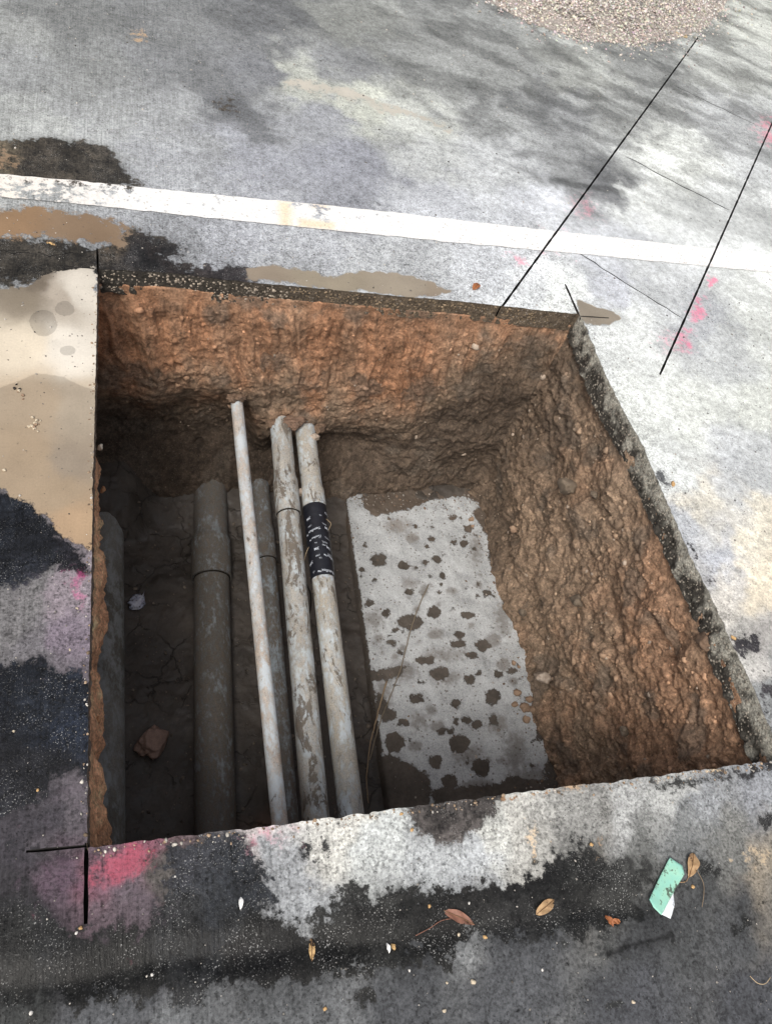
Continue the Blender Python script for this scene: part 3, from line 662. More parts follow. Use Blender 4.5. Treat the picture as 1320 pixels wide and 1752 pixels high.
slab_edge = fastmesh('slab_edge', V.reshape(-1, 3), F, MAT_EDGE, pavement, False, tone=tone.reshape(-1, 3))

def rock_verts(sub, seed, sq=(1, 1, 1), amp=0.35, freq=1.3):
    t = (1 + 5 ** 0.5) / 2
    v = [(-1, t, 0), (1, t, 0), (-1, -t, 0), (1, -t, 0), (0, -1, t), (0, 1, t), (0, -1, -t), (0, 1, -t), (t, 0, -1), (t, 0, 1), (-t, 0, -1), (-t, 0, 1)]
    f = [(0, 11, 5), (0, 5, 1), (0, 1, 7), (0, 7, 10), (0, 10, 11), (1, 5, 9), (5, 11, 4), (11, 10, 2), (10, 7, 6), (7, 1, 8), (3, 9, 4), (3, 4, 2), (3, 2, 6), (3, 6, 8), (3, 8, 9), (4, 9, 5), (2, 4, 11), (6, 2, 10), (8, 6, 7), (9, 8, 1)]
    v = [np.array(x) / np.linalg.norm(x) for x in v]
    for _ in range(sub):
        c = {}; nf = []
        def mid(a, b):
            k_ = (min(a, b), max(a, b))
            if k_ not in c: p = v[a] + v[b]; v.append(p / np.linalg.norm(p)); c[k_] = len(v) - 1
            return c[k_]
        for a, b, d in f:
            x, y, z = mid(a, b), mid(b, d), mid(d, a); nf += [(a, x, z), (b, y, x), (d, z, y), (x, y, z)]
        f = nf
    v = np.array(v); off = seed * 3.7
    r = 1 + amp * fbm(v + off, freq, 3 if sub > 1 else 2, seed % 50 + 60)
    # a few flattened facets
    rr = np.random.default_rng(seed); v = v * r[:, None]
    for _ in range(5 if sub else 0):
        d = rr.normal(size=3); d /= np.linalg.norm(d); h = v @ d; ov = np.clip(h - rr.uniform(.55, .8), 0, None); v = v - ov[:, None] * d * 0.85
    return v * np.array(sq), np.array(f)

def scatter(name, P, sizes, normals, mat, parent=None, sub=0, sink=0.25, flat=(1, 1, .7), variants=8, tones=None):
    base = [rock_verts(sub, 300 + k, flat, 0.5) for k in range(variants)]
    Vs, Fs, Ts, o = [], [], [], 0
    for i, (p, s) in enumerate(zip(P, sizes)):
        bv, bf = base[i % variants]; nrm = Vector(normals[i]); q = nrm.to_track_quat('Z', 'Y').to_matrix()
        a = rnd.uniform(0, 6.28); rz = Matrix.Rotation(a, 3, 'Z'); M = np.array(q @ rz)
        sc = np.array([rnd.uniform(.7, 1.4), rnd.uniform(.6, 1.1), rnd.uniform(.6, 1.1)])
        Vs.append((bv * sc * s) @ M.T + p - np.array(nrm) * s * sink * 0.5); Fs.append(bf + o); o += len(bv)
        if tones is not None: Ts.append(np.tile(tones[i], (len(bv), 1)))
    kw = dict(tone=np.concatenate(Ts)) if tones is not None else {}
    return stuff(fastmesh(name, np.concatenate(Vs), np.concatenate(Fs), mat, parent, False, **kw))

def m_tone(name, rough=0.8):
    m = MT(name); n2 = m.noise(240, 3, 0.6)
    return m.done(m.scale(m.attr('tone', True), m.ramp(n2, 0.3, 0.7, 0.8, 1.2, False)), rough, m.bump(n2, 0.3, 0.001))
MAT_CHIP = m_tone('aggregate_stone', 0.7)
cand = np.where(seg_side == 1)[0]
PP, SS, NN, TT = [], [], [], []
for _ in range(900):
    i = int(RNG.choice(cand)); t = RNG.uniform(0.10, 0.97); x = RIM[i][0]
    if x > 1.40 or abs(x - kx) < .012: continue
    PP.append((x, RIM[i][1] - 0.002, -th[i] * t)); SS.append(RNG.choice([.0022, .003, .0042, .0055], p=[.35, .35, .22, .08])); NN.append((RNG.normal() * .15, -1, RNG.normal() * .15))
    c = np.array([0.42, 0.36, 0.29]) * RNG.uniform(.45, 1.2); 
    if x > .5: c *= np.array([.62, .55, .45])
    TT.append(c)
cr = np.where(seg_side == 2)[0]
for _ in range(700):
    i = int(RNG.choice(cr)); t = RNG.uniform(0.1, 1.0)
    PP.append((RIM[i][0] - 0.008 * t - .003, RIM[i][1], -th[i] * t)); SS.append(RNG.choice([.002, .003, .004])); NN.append((-1, RNG.normal() * .2, RNG.normal() * .2))
    TT.append(np.array([0.34, 0.31, 0.26]) * RNG.uniform(.3, 1.1))
scatter('aggregate_chips', np.array(PP), SS, NN, MAT_CHIP, pavement, 0, 0.5, (1, 1, .5), tones=TT)

# ---------------------------------------------------------------- soil walls of the pit: one continuous loop
rad = 0.03
def loop_path():
    pts, nrm = [], []
    def seg(a, b, nv, step):
        a, b = np.array(a), np.array(b); m_ = int(np.linalg.norm(b - a) / step)
        for j in range(m_): pts.append(a + (b - a) * j / m_); nrm.append(nv)
    def arc(c, a0, a1, step):
        m_ = max(6, int(rad * abs(a1 - a0) / step))
        for j in range(m_):
            a = a0 + (a1 - a0) * j / m_; d = np.array((math.cos(a), math.sin(a))); pts.append(np.array(c) + rad * d); nrm.append(tuple(-d))
    pi = math.pi
    seg((XL, YF + rad), (XL, YB - rad), (1, 0), .009); arc((XL + rad, YB - rad), pi, pi / 2, .005)
    seg((XL + rad, YB), (XR - rad, YB), (0, -1), .0042); arc((XR - rad, YB - rad), pi / 2, 0, .005)
    seg((XR, YB - rad), (XR, YF + rad), (-1, 0), .0042); arc((XR - rad, YF + rad), 0, -pi / 2, .01)
    seg((XR - rad, YF), (XL + rad, YF), (0, 1), .02); arc((XL + rad, YF + rad), -pi / 2, -pi, .01)
    return np.array(pts), np.array(nrm)
LPts, LN = loop_path(); nu = len(LPts)
zs = np.concatenate([[-0.05, -0.052], np.arange(-0.057, -1.10, -0.0042)]); nv = len(zs)
U = np.repeat(np.arange(nu), nv); Zv = np.tile(zs, nu)
B3 = np.c_[LPts[U], Zv]; Nn = LN[U]
onback = sstep(0.5, 0.9, -Nn[:, 1]); onright = sstep(0.5, 0.9, -Nn[:, 0]); onleft = sstep(0.5, 0.9, Nn[:, 0]); onfront = sstep(.5, .9, Nn[:, 1])
X, Y = B3[:, 0], B3[:, 1]
up = sstep(-0.62, -0.30, Zv + 0.10 * fbm(B3, 4, 2, 90))
bk = onback * up                                              # the scraped, firmer upper part of the back wall
wp = B3 + 0.012 * np.stack([fbm(B3, 25, 3, 61), fbm(B3, 25, 3, 64), fbm(B3, 25, 3, 67)], 1)
cm = sstep(-.25, .35, fbm(B3, 5, 3, 69)) * (1 - .9 * bk)      # where the soil is cloddy
d = (0.030 - .012 * bk) * fbm(B3, 3.2, 3, 70) + 0.012 * (1 - .7 * bk) * fbm(B3, 11, 3, 74)
d += 0.022 * cm * np.clip(.62 - worley(wp, 17, 1), -.1, 1) + 0.011 * (.3 + .7 * cm) * np.clip(.62 - worley(wp, 42, 2), -.1, 1)
d += 0.0062 * (1 - .5 * bk) * np.clip(.6 - worley(wp, 95, 3), -.1, 1) + 0.006 * (1 - .45 * bk) * fbm(B3, 42, 4, 85, .62)
# bucket-teeth scrapes down the back wall, leaning to the left as they go down
lean = X + 0.26 * Zv + .02 * fbm(B3, 6, 2, 92)
d += bk * (0.016 * fbm(np.stack([lean * 24, Zv * 1.6, 0 * X], 1), 1, 3, 91, .6) + 0.010 * ridged(np.stack([lean * 62, Zv * 4.5, 0 * X], 1), 1, 3, 95))
# pock marks
pk = sstep(.30, .12, worley(B3 + 3, 13, 5)) * sstep(.1, .4, fbm(B3, 7, 2, 98)); d -= 0.014 * pk
# the back wall is undercut below the bright clay on its left half
edge_z = -0.47 - 0.17 * sstep(0.43, 0.52, X) + 0.03 * sstep(.72, .85, X) - .04 * sstep(.9, 1.2, X) + 0.05 * fbm(np.c_[X, 0 * X, 0 * X], 5, 3, 97)
und = sstep(0.0, 0.24, edge_z - Zv) * sstep(-1.0, -0.74, Zv)
d -= onback * und * (0.085 * (1 - sstep(0.75, 1.2, X)) + 0.02)
d += onback * sstep(-.80, -1.02, Zv) * 0.055 * (1 - sstep(.8, 1.1, X))
# right wall: a sloping foot and long slump folds
fold = fbm(np.stack([Y * 5 + Zv * 3, Zv * 7 - Y * 2, 0 * X], 1), 1, 3, 104); d += onright * 0.020 * (np.abs(fold) - .2)
foot = sstep(-0.86, -1.05, Zv); d += onright * foot * 0.035 + onback * foot * 0.02 * sstep(.6, 1.1, X)
# left wall bulges out under the slab edge
bl = sstep(1.42, 1.25, Y); d = d + onleft * (0.014 * bl + 0.020 * bl * np.clip(fbm(B3, 14, 3, 110), -.3, 1) - 0.4 * np.clip(d, 0, 1) - 0.03 * (1 - bl))
d = d - onleft * sstep(-0.25, -0.45, Zv) * 0.06 - onfront * 0.03
fade = sstep(-0.055, -0.15 - .04 * onright, Zv); d = d * (0.15 + 0.85 * fade) + (1 - fade) * np.where(onright > .5, 0.0, -0.002)
d = np.where(Zv > -0.0515, -0.008, d)
d = np.where((Zv <= -0.0515) & (Zv > -0.056), np.minimum(d, 0.0), d)
V = B3.copy(); V[:, :2] += Nn * d[:, None]
V[:, 2] += 0.006 * fbm(B3, 40, 2, 115) * fade
# tones: orange clay above, brown loam, darker soil low down and round the far right corner
orange = np.array([0.405, 0.215, 0.122]); brown = np.array([0.315, 0.225, 0.155]); dark = np.array([0.066, 0.050, 0.038]); grey = np.array([0.16, 0.130, 0.102])
q = fbm(B3, 4.5, 5, 120); q2 = fbm(B3, 13, 4, 125); q3 = fbm(B3, 38, 4, 127, .6)
strk = fbm(np.stack([lean * 9, Zv * 1.6, 0 * X], 1), 1, 4, 128)
wo_b = onback * sstep(-0.66, -0.34, Zv + 0.18 * q + 0.08 * q2 - 0.34 * sstep(0.98, 1.28, X + .1 * q) + .10 * strk) * (.80 + .5 * strk)
wo_r = onright * sstep(0.30, 0.95, 0.55 * sstep(1.5, 0.5, Y) + 0.40 * sstep(-.75, -.2, Zv) + 0.45 * q) * 0.55
wo_l = onleft * sstep(-.55, -.3, Zv)
wor = np.clip(wo_b + wo_r + wo_l, 0, 1)[:, None]
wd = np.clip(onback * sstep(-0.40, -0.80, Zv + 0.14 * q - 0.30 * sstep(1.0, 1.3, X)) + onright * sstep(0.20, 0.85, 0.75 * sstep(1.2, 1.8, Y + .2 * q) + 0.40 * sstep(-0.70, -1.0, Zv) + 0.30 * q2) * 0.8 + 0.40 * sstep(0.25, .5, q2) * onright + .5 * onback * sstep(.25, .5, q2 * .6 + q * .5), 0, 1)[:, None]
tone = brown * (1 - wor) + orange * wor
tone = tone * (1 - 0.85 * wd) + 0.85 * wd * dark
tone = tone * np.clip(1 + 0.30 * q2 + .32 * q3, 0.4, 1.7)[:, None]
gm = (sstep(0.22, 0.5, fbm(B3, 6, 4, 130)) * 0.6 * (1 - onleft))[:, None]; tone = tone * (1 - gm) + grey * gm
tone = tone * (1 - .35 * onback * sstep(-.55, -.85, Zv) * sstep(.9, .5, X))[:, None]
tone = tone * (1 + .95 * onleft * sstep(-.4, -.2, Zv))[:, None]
F = grid_faces(nu, nv)[:, ::-1]
a = np.arange(nv - 1); wrap = np.stack([(nu - 1) * nv + a, a, a + 1, (nu - 1) * nv + a + 1], 1)[:, ::-1]
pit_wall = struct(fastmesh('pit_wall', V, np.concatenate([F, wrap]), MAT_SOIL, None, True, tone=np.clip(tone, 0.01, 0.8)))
WV, WT, WB = V, tone, (onback, onright)

# crumbs and small stones stuck in the walls
sel = np.where((onback + onright > .8) & (Zv < -.12) & (Zv > -1.03))[0]
wts = (0.4 + onright[sel]); ii = RNG.choice(sel, 2600, replace=False, p=wts / wts.sum())
nr = np.c_[Nn[ii], RNG.uniform(.1, .7, len(ii))]
tn = np.clip(WT[ii] * RNG.uniform(.7, 1.5, (len(ii), 1)), 0, .7)
pale = RNG.random(len(ii)) < 0.07; tn[pale] = np.array([0.42, 0.34, 0.27]) * RNG.uniform(.6, 1.1, (pale.sum(), 1))
MAT_CRUMB = m_tone('soil_crumb', 0.9)
scatter('soil_crumbs', WV[ii], RNG.choice([.003, .0045, .007, .011, .017], len(ii), p=[.44, .32, .17, .055, .015]), nr, MAT_CRUMB, pit_wall, 0, .5, tones=tn)

# ---------------------------------------------------------------- pit floor
fx, fy = np.arange(-0.16, 1.60, 0.0065), np.arange(0.28, 2.02, 0.0065)
X, Y = np.meshgrid(fx, fy, indexing='ij'); P3 = np.stack([X.ravel(), Y.ravel(), 0 * X.ravel()], 1)
z = FLOOR + 0.012 * fbm(P3, 4, 3, 140) + 0.006 * fbm(P3, 18, 4, 144) + 0.0025 * fbm(P3, 70, 3, 148)
z += 0.05 * sstep(1.62, 1.85, P3[:, 1]) + 0.10 * sstep(.16, .02, P3[:, 0]) * sstep(1.58, 1.78, P3[:, 1] + .04 * fbm(P3, 12, 3, 155)) + 0.03 * sstep(.28, .44, P3[:, 0]) * sstep(.52, .45, P3[:, 0]) * 0
z += 0.03 * np.clip(fbm(P3, 9, 3, 150), 0, 1) * sstep(.62, .50, P3[:, 1]) * sstep(.2, .3, P3[:, 0])
b = fbm(P3, 5, 4, 152)
tn = np.array([0.062, 0.053, 0.045]) * np.clip(1 + .35 * b, .5, 1.6)[:, None]
rd = (sstep(.66, .54, P3[:, 1] + .05 * b) * sstep(.30, .36, P3[:, 0]) * sstep(.52, .44, P3[:, 0]))[:, None]; tn = tn * (1 - rd) + rd * np.array([0.13, 0.08, 0.055])
struct(fastmesh('pit_floor', np.c_[P3[:, :2], z], grid_faces(len(fx), len(fy)), MAT_FLOOR, None, True, tone=np.clip(tn, .008, .5)))
def floor_z(x, y):
    i = min(len(fx) - 1, max(0, int((x - fx[0]) / .0065))); j = min(len(fy) - 1, max(0, int((y - fy[0]) / .0065))); return z.reshape(X.shape)[i, j]

# ---------------------------------------------------------------- concrete bed on the right of the floor
ZB = -0.995
left_e = poly_w([(588, 842), (590, 860), (600, 930), (614, 1030), (628, 1130), (640, 1210), (652, 1300), (665, 1385)], ZB)
right_e = poly_w([(812, 842), (822, 880), (838, 940), (866, 1020), (888, 1100), (912, 1200), (940, 1330), (955, 1400)], ZB)
nu_, nv_ = 150, 210
tv = np.linspace(0, 1, nv_); kk = np.linspace(0, 1, len(left_e))
Lx = np.stack([np.interp(tv, kk, left_e[:, i]) for i in (0, 1)], 1); Rx = np.stack([np.interp(tv, kk, right_e[:, i]) for i in (0, 1)], 1)
Rx[:, 0] += 0.07
ext = np.array([0.0, 0.10]); Lx[0] += ext; Rx[0] += ext; Lx[-1] -= ext * 2; Rx[-1] -= ext * 2
uu = np.linspace(0, 1, nu_)
P2 = Lx[None] * (1 - uu[:, None, None]) + Rx[None] * uu[:, None, None]; P2 = P2.reshape(-1, 2)
P2[:, 0] += 0.004 * fbm(np.c_[P2, 0 * P2[:, 0]], 14, 4, 160) * np.repeat(1 - uu, nv_)
p3 = np.c_[P2, 0 * P2[:, 0]]
zz = ZB + 0.008 * fbm(p3, 4, 3, 161) + 0.003 * fbm(p3, 22, 3, 164) + 0.0012 * fbm(p3, 90, 2, 168)
SP = [(648, 958, 15, 13), (690, 968, 11, 8), (705, 920, 12, 9), (726, 962, 8, 5), (702, 1064, 22, 14), (742, 1047, 12, 11), (745, 1085, 14, 10), (785, 1085, 9, 8), (783, 1102, 14, 8), (825, 1105, 14, 11), (843, 1095, 14, 12), (752, 1152, 17, 12), (803, 1163, 11, 9), (843, 1193, 15, 15), (860, 1138, 12, 12), (875, 1148, 10, 6), (712, 1195, 16, 9), (780, 1203, 9, 9), (738, 1215, 10, 9), (798, 1232, 10, 8), (780, 1235, 7, 9), (815, 1240, 10, 8), (748, 1243, 13, 10), (843, 1232, 9, 10), (785, 1273, 19, 16), (745, 1303, 12, 13), (711, 1276, 12, 10), (675, 1270, 17, 17), (823, 1312, 17, 16), (768, 1338, 15, 15), (820, 1345, 30, 14), (690, 1236, 11, 7), (665, 1222, 14, 12), (800, 1052, 13, 7), (772, 1012, 11, 6), (660, 1050, 8, 9), (670, 1100, 9, 7), (728, 1130, 18, 7), (818, 1000, 7, 6), (775, 886, 10, 5), (775, 928, 7, 5), (793, 930, 8, 7), (725, 1010, 9, 10), (757, 985, 6, 6), (805, 1122, 12, 6), (880, 1345, 22, 18), (860, 1300, 10, 8), (618, 975, 5, 4), (720, 1168, 8, 4)]
rb = random.Random(4)
for _ in range(70):
    t_ = rb.random(); y_ = 880 + 480 * t_; x_ = 605 + 55 * t_ + rb.random() * (205 + 70 * t_); r_ = rb.choice([2.5, 3, 3.5, 5, 7]); SP.append((x_, y_, r_ * 1.2, r_))
items = [(disc_w(x, y, rx, ry, ZB), .012, .78 + .2 * ((i * 37) % 10) / 10) for i, (x, y, rx, ry) in enumerate(SP)]
items += [(pxp, .018, 1) for pxp in (poly_w([(628, 1146), (660, 1143), (694, 1140), (684, 1160), (645, 1166), (630, 1162)], ZB), poly_w([(650, 1292), (668, 1290), (700, 1306), (733, 1325), (738, 1350), (730, 1420), (640, 1420)], ZB),
          poly_w([(618, 838), (622, 870), (640, 884), (690, 874), (735, 856), (790, 850), (830, 862), (830, 800), (618, 800)], ZB), poly_w([(740, 1350), (960, 1330), (960, 1420), (740, 1420)], ZB))]
items += [(poly_w([(640, 1180), (660, 1195), (672, 1230), (655, 1235), (642, 1215)], ZB), .012, .8)]
STN = [(680, 900, 26, 14), (640, 1060, 20, 20), (760, 1120, 40, 14), (850, 1240, 20, 22), (700, 1000, 20, 14), (800, 1290, 30, 20), (715, 1235, 22, 20), (880, 1290, 22, 40), (860, 1060, 16, 36), (815, 940, 14, 30), (765, 1160, 30, 14), (690, 1150, 30, 18), (900, 1330, 40, 24), (655, 1190, 18, 40)]
stain = mask_polys(P2, [(disc_w(x, y, rx, ry, ZB), .05, .85) for x, y, rx, ry in STN])
soft_items = [it for i, it in enumerate(items[:len(SP)]) if i % 4 == 2]; items = [it for i, it in enumerate(items) if not (i < len(SP) and i % 4 == 2)]
stain = np.maximum(stain, mask_polys(P2, [(a_, .02, 1) for a_, b_, c_ in soft_items]))
wq = P2 + .006 * np.stack([fbm(p3, 40, 3, 170), fbm(p3, 40, 3, 173)], 1)
mud = mask_polys(wq, items)
mud = np.maximum(mud, 0.75 * sstep(0.016, 0.0, np.abs(P2[:, 0] - np.repeat(uu * 0, nv_) * 0 - np.interp(P2[:, 1], Lx[::-1, 1], Lx[::-1, 0])) - 0.004) * (np.repeat(uu, nv_) < .15))
mud = np.maximum(mud, sstep(.84, .99, np.repeat(uu, nv_) + .12 * fbm(p3, 9, 3, 176)))
tn = np.array([0.074, 0.063, 0.053]) * (1 + .3 * fbm(p3, 8, 3, 178))[:, None]
tn = tn + np.array([.02, .011, .005]) * sstep(1.5, 1.7, P2[:, 1])[:, None]
u2 = np.repeat(uu, nv_); zz = np.where(u2 == 0, FLOOR - 0.05, zz - 0.012 * sstep(.03, 0, u2))
concrete = fastmesh('concrete_bed', np.c_[P2, zz], grid_faces(nu_, nv_), MAT_BED, None, True, mud=mud, stain=stain, tone=np.clip(tn, .01, .5))
tag(concrete, 'light grey concrete bed splashed with mud on the pit floor', 'concrete slab')

bq = RNG.choice(len(P2), 1500, p=(lambda w_: w_ / w_.sum())(.10 + sstep(.7, 1, np.repeat(uu, nv_)) * 1.6 + .5 * sstep(1.62, 1.75, P2[:, 1])))
bq = bq[np.repeat(uu, nv_)[bq] > .02]
btn = np.where(RNG.random((len(bq), 1)) < .6, np.array([[0.15, 0.105, 0.075]]), np.array([[0.30, 0.27, 0.24]])) * RNG.uniform(.5, 1.3, (len(bq), 1))
scatter('bed_grit', np.c_[P2[bq], zz[bq]], RNG.choice([.0015, .0025, .004, .007], len(bq), p=[.5, .3, .15, .05]), np.tile((0, 0, 1.0), (len(bq), 1)), MAT_CRUMB, concrete, 0, .2, tones=btn)
# ---------------------------------------------------------------- pipes
def tube(name, prof, a, b, mat, parent, seg=56, org=None):
    """prof: list of (distance along a->b, radius)"""
    a, b = np.array(a, float), np.array(b, float); ax = (b - a) / np.linalg.norm(b - a)
    up = np.array([0, 0, 1.0]); s = np.cross(ax, up); s /= np.linalg.norm(s); up = np.cross(s, ax)
    org = np.zeros(3) if org is None else np.array(org)
    V, F = [], []
    for t, r in prof:
        c = a + ax * t - org
        for k in range(seg):
            an = 6.283185 * k / seg; V.append(c + r * (math.cos(an) * s + math.sin(an) * up))
    for i in range(len(prof) - 1):
        for k in range(seg): F.append((i * seg + k, i * seg + (k + 1) % seg, (i + 1) * seg + (k + 1) % seg, (i + 1) * seg + k))
    o = mesh(name, V, F, mat, parent, True)
    me = o.data
    try: me.set_sharp_from_angle(angle=math.radians(35))
    except Exception: pass
    return o
def straight(L, r, step=0.08): return [(t, r) for t in np.linspace(0, L, max(2, int(L / step)))]
def along(a, b, y): a, b = np.array(a), np.array(b); return float(np.linalg.norm((b - a) * ((y - a[1]) / (b[1] - a[1]))))

def conduit(a, b, r, mat, label, bell=None, y_front=0.20, y_back=2.02):
    """a: at the back wall, b: nearer the camera; bell: (y_start, y_end) of a belled joint"""
    a, b = np.array(a, float), np.array(b, float); dv = (b - a) / (b - a)[1]
    A = a + dv * (y_back - a[1]); B = a + dv * (y_front - a[1]); L = np.linalg.norm(B - A)
    root = empty('conduit_pipe', tuple(A)); tag(root, label, 'pipe', 'conduit pipes crossing the pit')
    tube('pipe_run', straight(L, r), A, B, mat, root, org=A)
    if bell:
        t0, t1 = along(A, B, bell[0]), along(A, B, bell[1]); R2 = r * 1.13
        prof = [(t0 - .035, r * 1.004), (t0 - .02, r * 1.03), (t0 - .004, R2), (t0 + .01, R2)] + [(t, R2) for t in np.linspace(t0 + .02, t1 - .004, 4)] + [(t1 - .0008, R2), (t1, R2 * .992), (t1 - .001, R2 * .96), (t1 - .010, r * 1.03), (t1 - .012, r * .99)]
        tube('coupling', prof, A, B, mat, root, org=A)
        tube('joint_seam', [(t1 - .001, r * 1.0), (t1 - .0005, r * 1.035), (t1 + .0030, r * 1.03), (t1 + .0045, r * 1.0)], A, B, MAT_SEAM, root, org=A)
    return root, A, B
MAT_SEAM = m_plain('joint_shade_and_dirt', (0.022, 0.019, 0.016), 0.95, 0.1)  # near-black ring colour paints in the joint gap's shadow along with its dirt
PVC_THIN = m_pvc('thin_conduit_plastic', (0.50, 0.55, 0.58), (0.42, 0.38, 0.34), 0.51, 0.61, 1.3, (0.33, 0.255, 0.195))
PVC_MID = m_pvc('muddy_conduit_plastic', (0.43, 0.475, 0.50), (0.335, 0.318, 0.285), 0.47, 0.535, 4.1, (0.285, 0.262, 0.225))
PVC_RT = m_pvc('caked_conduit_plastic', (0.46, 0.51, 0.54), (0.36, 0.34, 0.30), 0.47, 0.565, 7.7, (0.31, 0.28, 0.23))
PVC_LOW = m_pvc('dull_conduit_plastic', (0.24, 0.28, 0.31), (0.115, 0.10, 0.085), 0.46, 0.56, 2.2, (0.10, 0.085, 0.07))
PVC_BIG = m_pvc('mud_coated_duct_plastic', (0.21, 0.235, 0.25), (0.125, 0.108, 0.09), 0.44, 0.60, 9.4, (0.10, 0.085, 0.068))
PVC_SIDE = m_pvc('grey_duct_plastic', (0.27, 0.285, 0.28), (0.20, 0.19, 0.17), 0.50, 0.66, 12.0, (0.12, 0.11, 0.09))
conduit((0.394, 1.847, -0.493), (0.388, 0.464, -0.492), 0.0205, PVC_THIN, 'thin pale conduit pipe, the highest and slimmest crossing the pit')
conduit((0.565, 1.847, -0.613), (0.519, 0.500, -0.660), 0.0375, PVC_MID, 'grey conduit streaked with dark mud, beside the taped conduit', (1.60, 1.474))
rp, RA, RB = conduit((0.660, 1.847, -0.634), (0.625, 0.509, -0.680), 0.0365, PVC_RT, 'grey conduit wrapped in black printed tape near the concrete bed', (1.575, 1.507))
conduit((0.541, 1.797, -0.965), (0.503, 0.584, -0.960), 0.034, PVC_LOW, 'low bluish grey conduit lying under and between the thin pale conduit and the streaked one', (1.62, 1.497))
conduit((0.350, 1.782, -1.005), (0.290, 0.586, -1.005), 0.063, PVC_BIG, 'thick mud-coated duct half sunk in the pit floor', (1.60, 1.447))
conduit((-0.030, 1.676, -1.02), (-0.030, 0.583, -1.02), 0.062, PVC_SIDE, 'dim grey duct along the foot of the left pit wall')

# tape wrap with its lettering
MAT_TAPE = m_plain('black_vinyl_tape', (0.010, 0.011, 0.016), 0.42, 0.45, 0.3, 60)
MAT_INK = m_plain('white_tape_print', (0.50, 0.54, 0.60), 0.6, 0.3, 0.2, 200)
t0, t1 = along(RA, RB, 1.512), along(RA, RB, 1.236); rt_ = 0.0365
def tape_r(t): return rt_ * (1.10 if t < along(RA, RB, 1.505) else 1.10 - 0.055 * min(1, (t - along(RA, RB, 1.505)) / .05)) + 0.0016
prof = [(t0, tape_r(t0) - .002)]
tt = np.linspace(t0, t1, 60); 
prof += [(t, tape_r(t) + 0.0007 * (((t - t0) / 0.024) % 1.0)) for t in tt] + [(t1 + .0004, tape_r(t1) - .0015)]
tape = tube('tape_wrap', prof, RA, RB, MAT_TAPE, rp, org=RA)
tape['label'] = 'black vinyl tape printed with white lettering'
axv = (RB - RA) / np.linalg.norm(RB - RA); sv = np.cross(axv, (0, 0, 1.0)); sv /= np.linalg.norm(sv); upv = np.cross(sv, axv)
if sv[0] < 0: sv = -sv
def tape_text(txt, px, py, size, slant=0.0, bold=False, clip=None):
    """print txt on the tape at the place seen at (px, py); the print runs upside down to the viewer"""
    # march the sight line on to the tape surface
    dvec = RM @ np.array([px - 660.0, py - 876.0, FPX]); dvec /= np.linalg.norm(dvec)
    w = CAMP - RA; dp = dvec - axv * (dvec @ axv); wp = w - axv * (w @ axv); R_ = 0.0405
    A_, B_, C_ = dp @ dp, 2 * dp @ wp, wp @ wp - R_ ** 2; disc = B_ * B_ - 4 * A_ * C_
    tq = (-B_ - math.sqrt(disc)) / (2 * A_) if disc > 0 else -B_ / (2 * A_)
    hit = w + dvec * tq; tc = hit @ axv; th0 = math.atan2(hit @ sv, hit @ upv)
    cu = bpy.data.curves.new('lettering', 'FONT'); cu.body = txt; cu.size = size; cu.align_x = 'CENTER'; cu.align_y = 'CENTER'; cu.resolution_u = 2
    if bold: cu.offset = size * 0.008
    ob = bpy.data.objects.new('tmp', cu); COL.objects.link(ob)
    bpy.context.view_layer.update()
    me = bpy.data.meshes.new_from_object(ob.evaluated_get(bpy.context.evaluated_depsgraph_get()))
    bpy.data.objects.remove(ob); bpy.data.curves.remove(cu)
    for v in me.vertices:
        s_, t_ = v.co.x, v.co.y
        if clip is not None: t_ = max(t_, clip * size)
        t_ += slant * s_
        r_ = tape_r(min(max(tc + t_, t0), t1)) + 0.0013
        an = th0 - s_ / r_
        p = axv * (tc + t_) + r_ * (math.sin(an) * sv + math.cos(an) * upv)
        v.co = p
    me.name = 'lettering'
    o = link('lettering', me, MAT_INK, tape); return o
def cz(x, y): return 500 + x / 11.68, 860 + y / 11.68
for txt, x, y, s_, sl_, bd in [('3M', 325, 320, .0135, .25, True), ('1700', 350, 465, .008, .3, False), ('Temflex™', 400, 555, .0135, .25, True), ('UL', 555, 250, .0075, -.1, False), ('Temflex™', 735, 300, .0135, -.35, True),
                               ('VINYL', 640, 430, .007, -.3, False), ('3M', 685, 520, .0135, -.4, True), ('Temflex™', 450, 690, .0105, .2, True), ('UL', 545, 695, .007, 0, False), ('VINYL', 700, 720, .008, -.4, False),
                               ('UL', 470, 800, .007, .1, False), ('VINYL', 650, 790, .008, -.2, False), ('1700', 645, 845, .0085, -.15, False), ('3M', 485, 915, .014, .1, True), ('3M', 720, 910, .012, -.5, True), ('1700', 510, 1050, .008, .15, False), ('UL', 560, 1100, .008, 0, False),
                               ('Temflex™', 770, 1110, .0135, -.4, True), ('VINYL', 745, 1045, .007, -.3, False), ('3M', 378, 1215, .0135, .5, True), ('Temflex™', 685, 1355, .0140, -.1, True), ('UL', 430, 1385, .008, .4, False), ('Temflex™', 690, 1470, .0110, -.05, True), ('VINYL', 440, 1500, .006, .3, False)]:
    tape_text(txt, *cz(x, y), s_, sl_, bd)

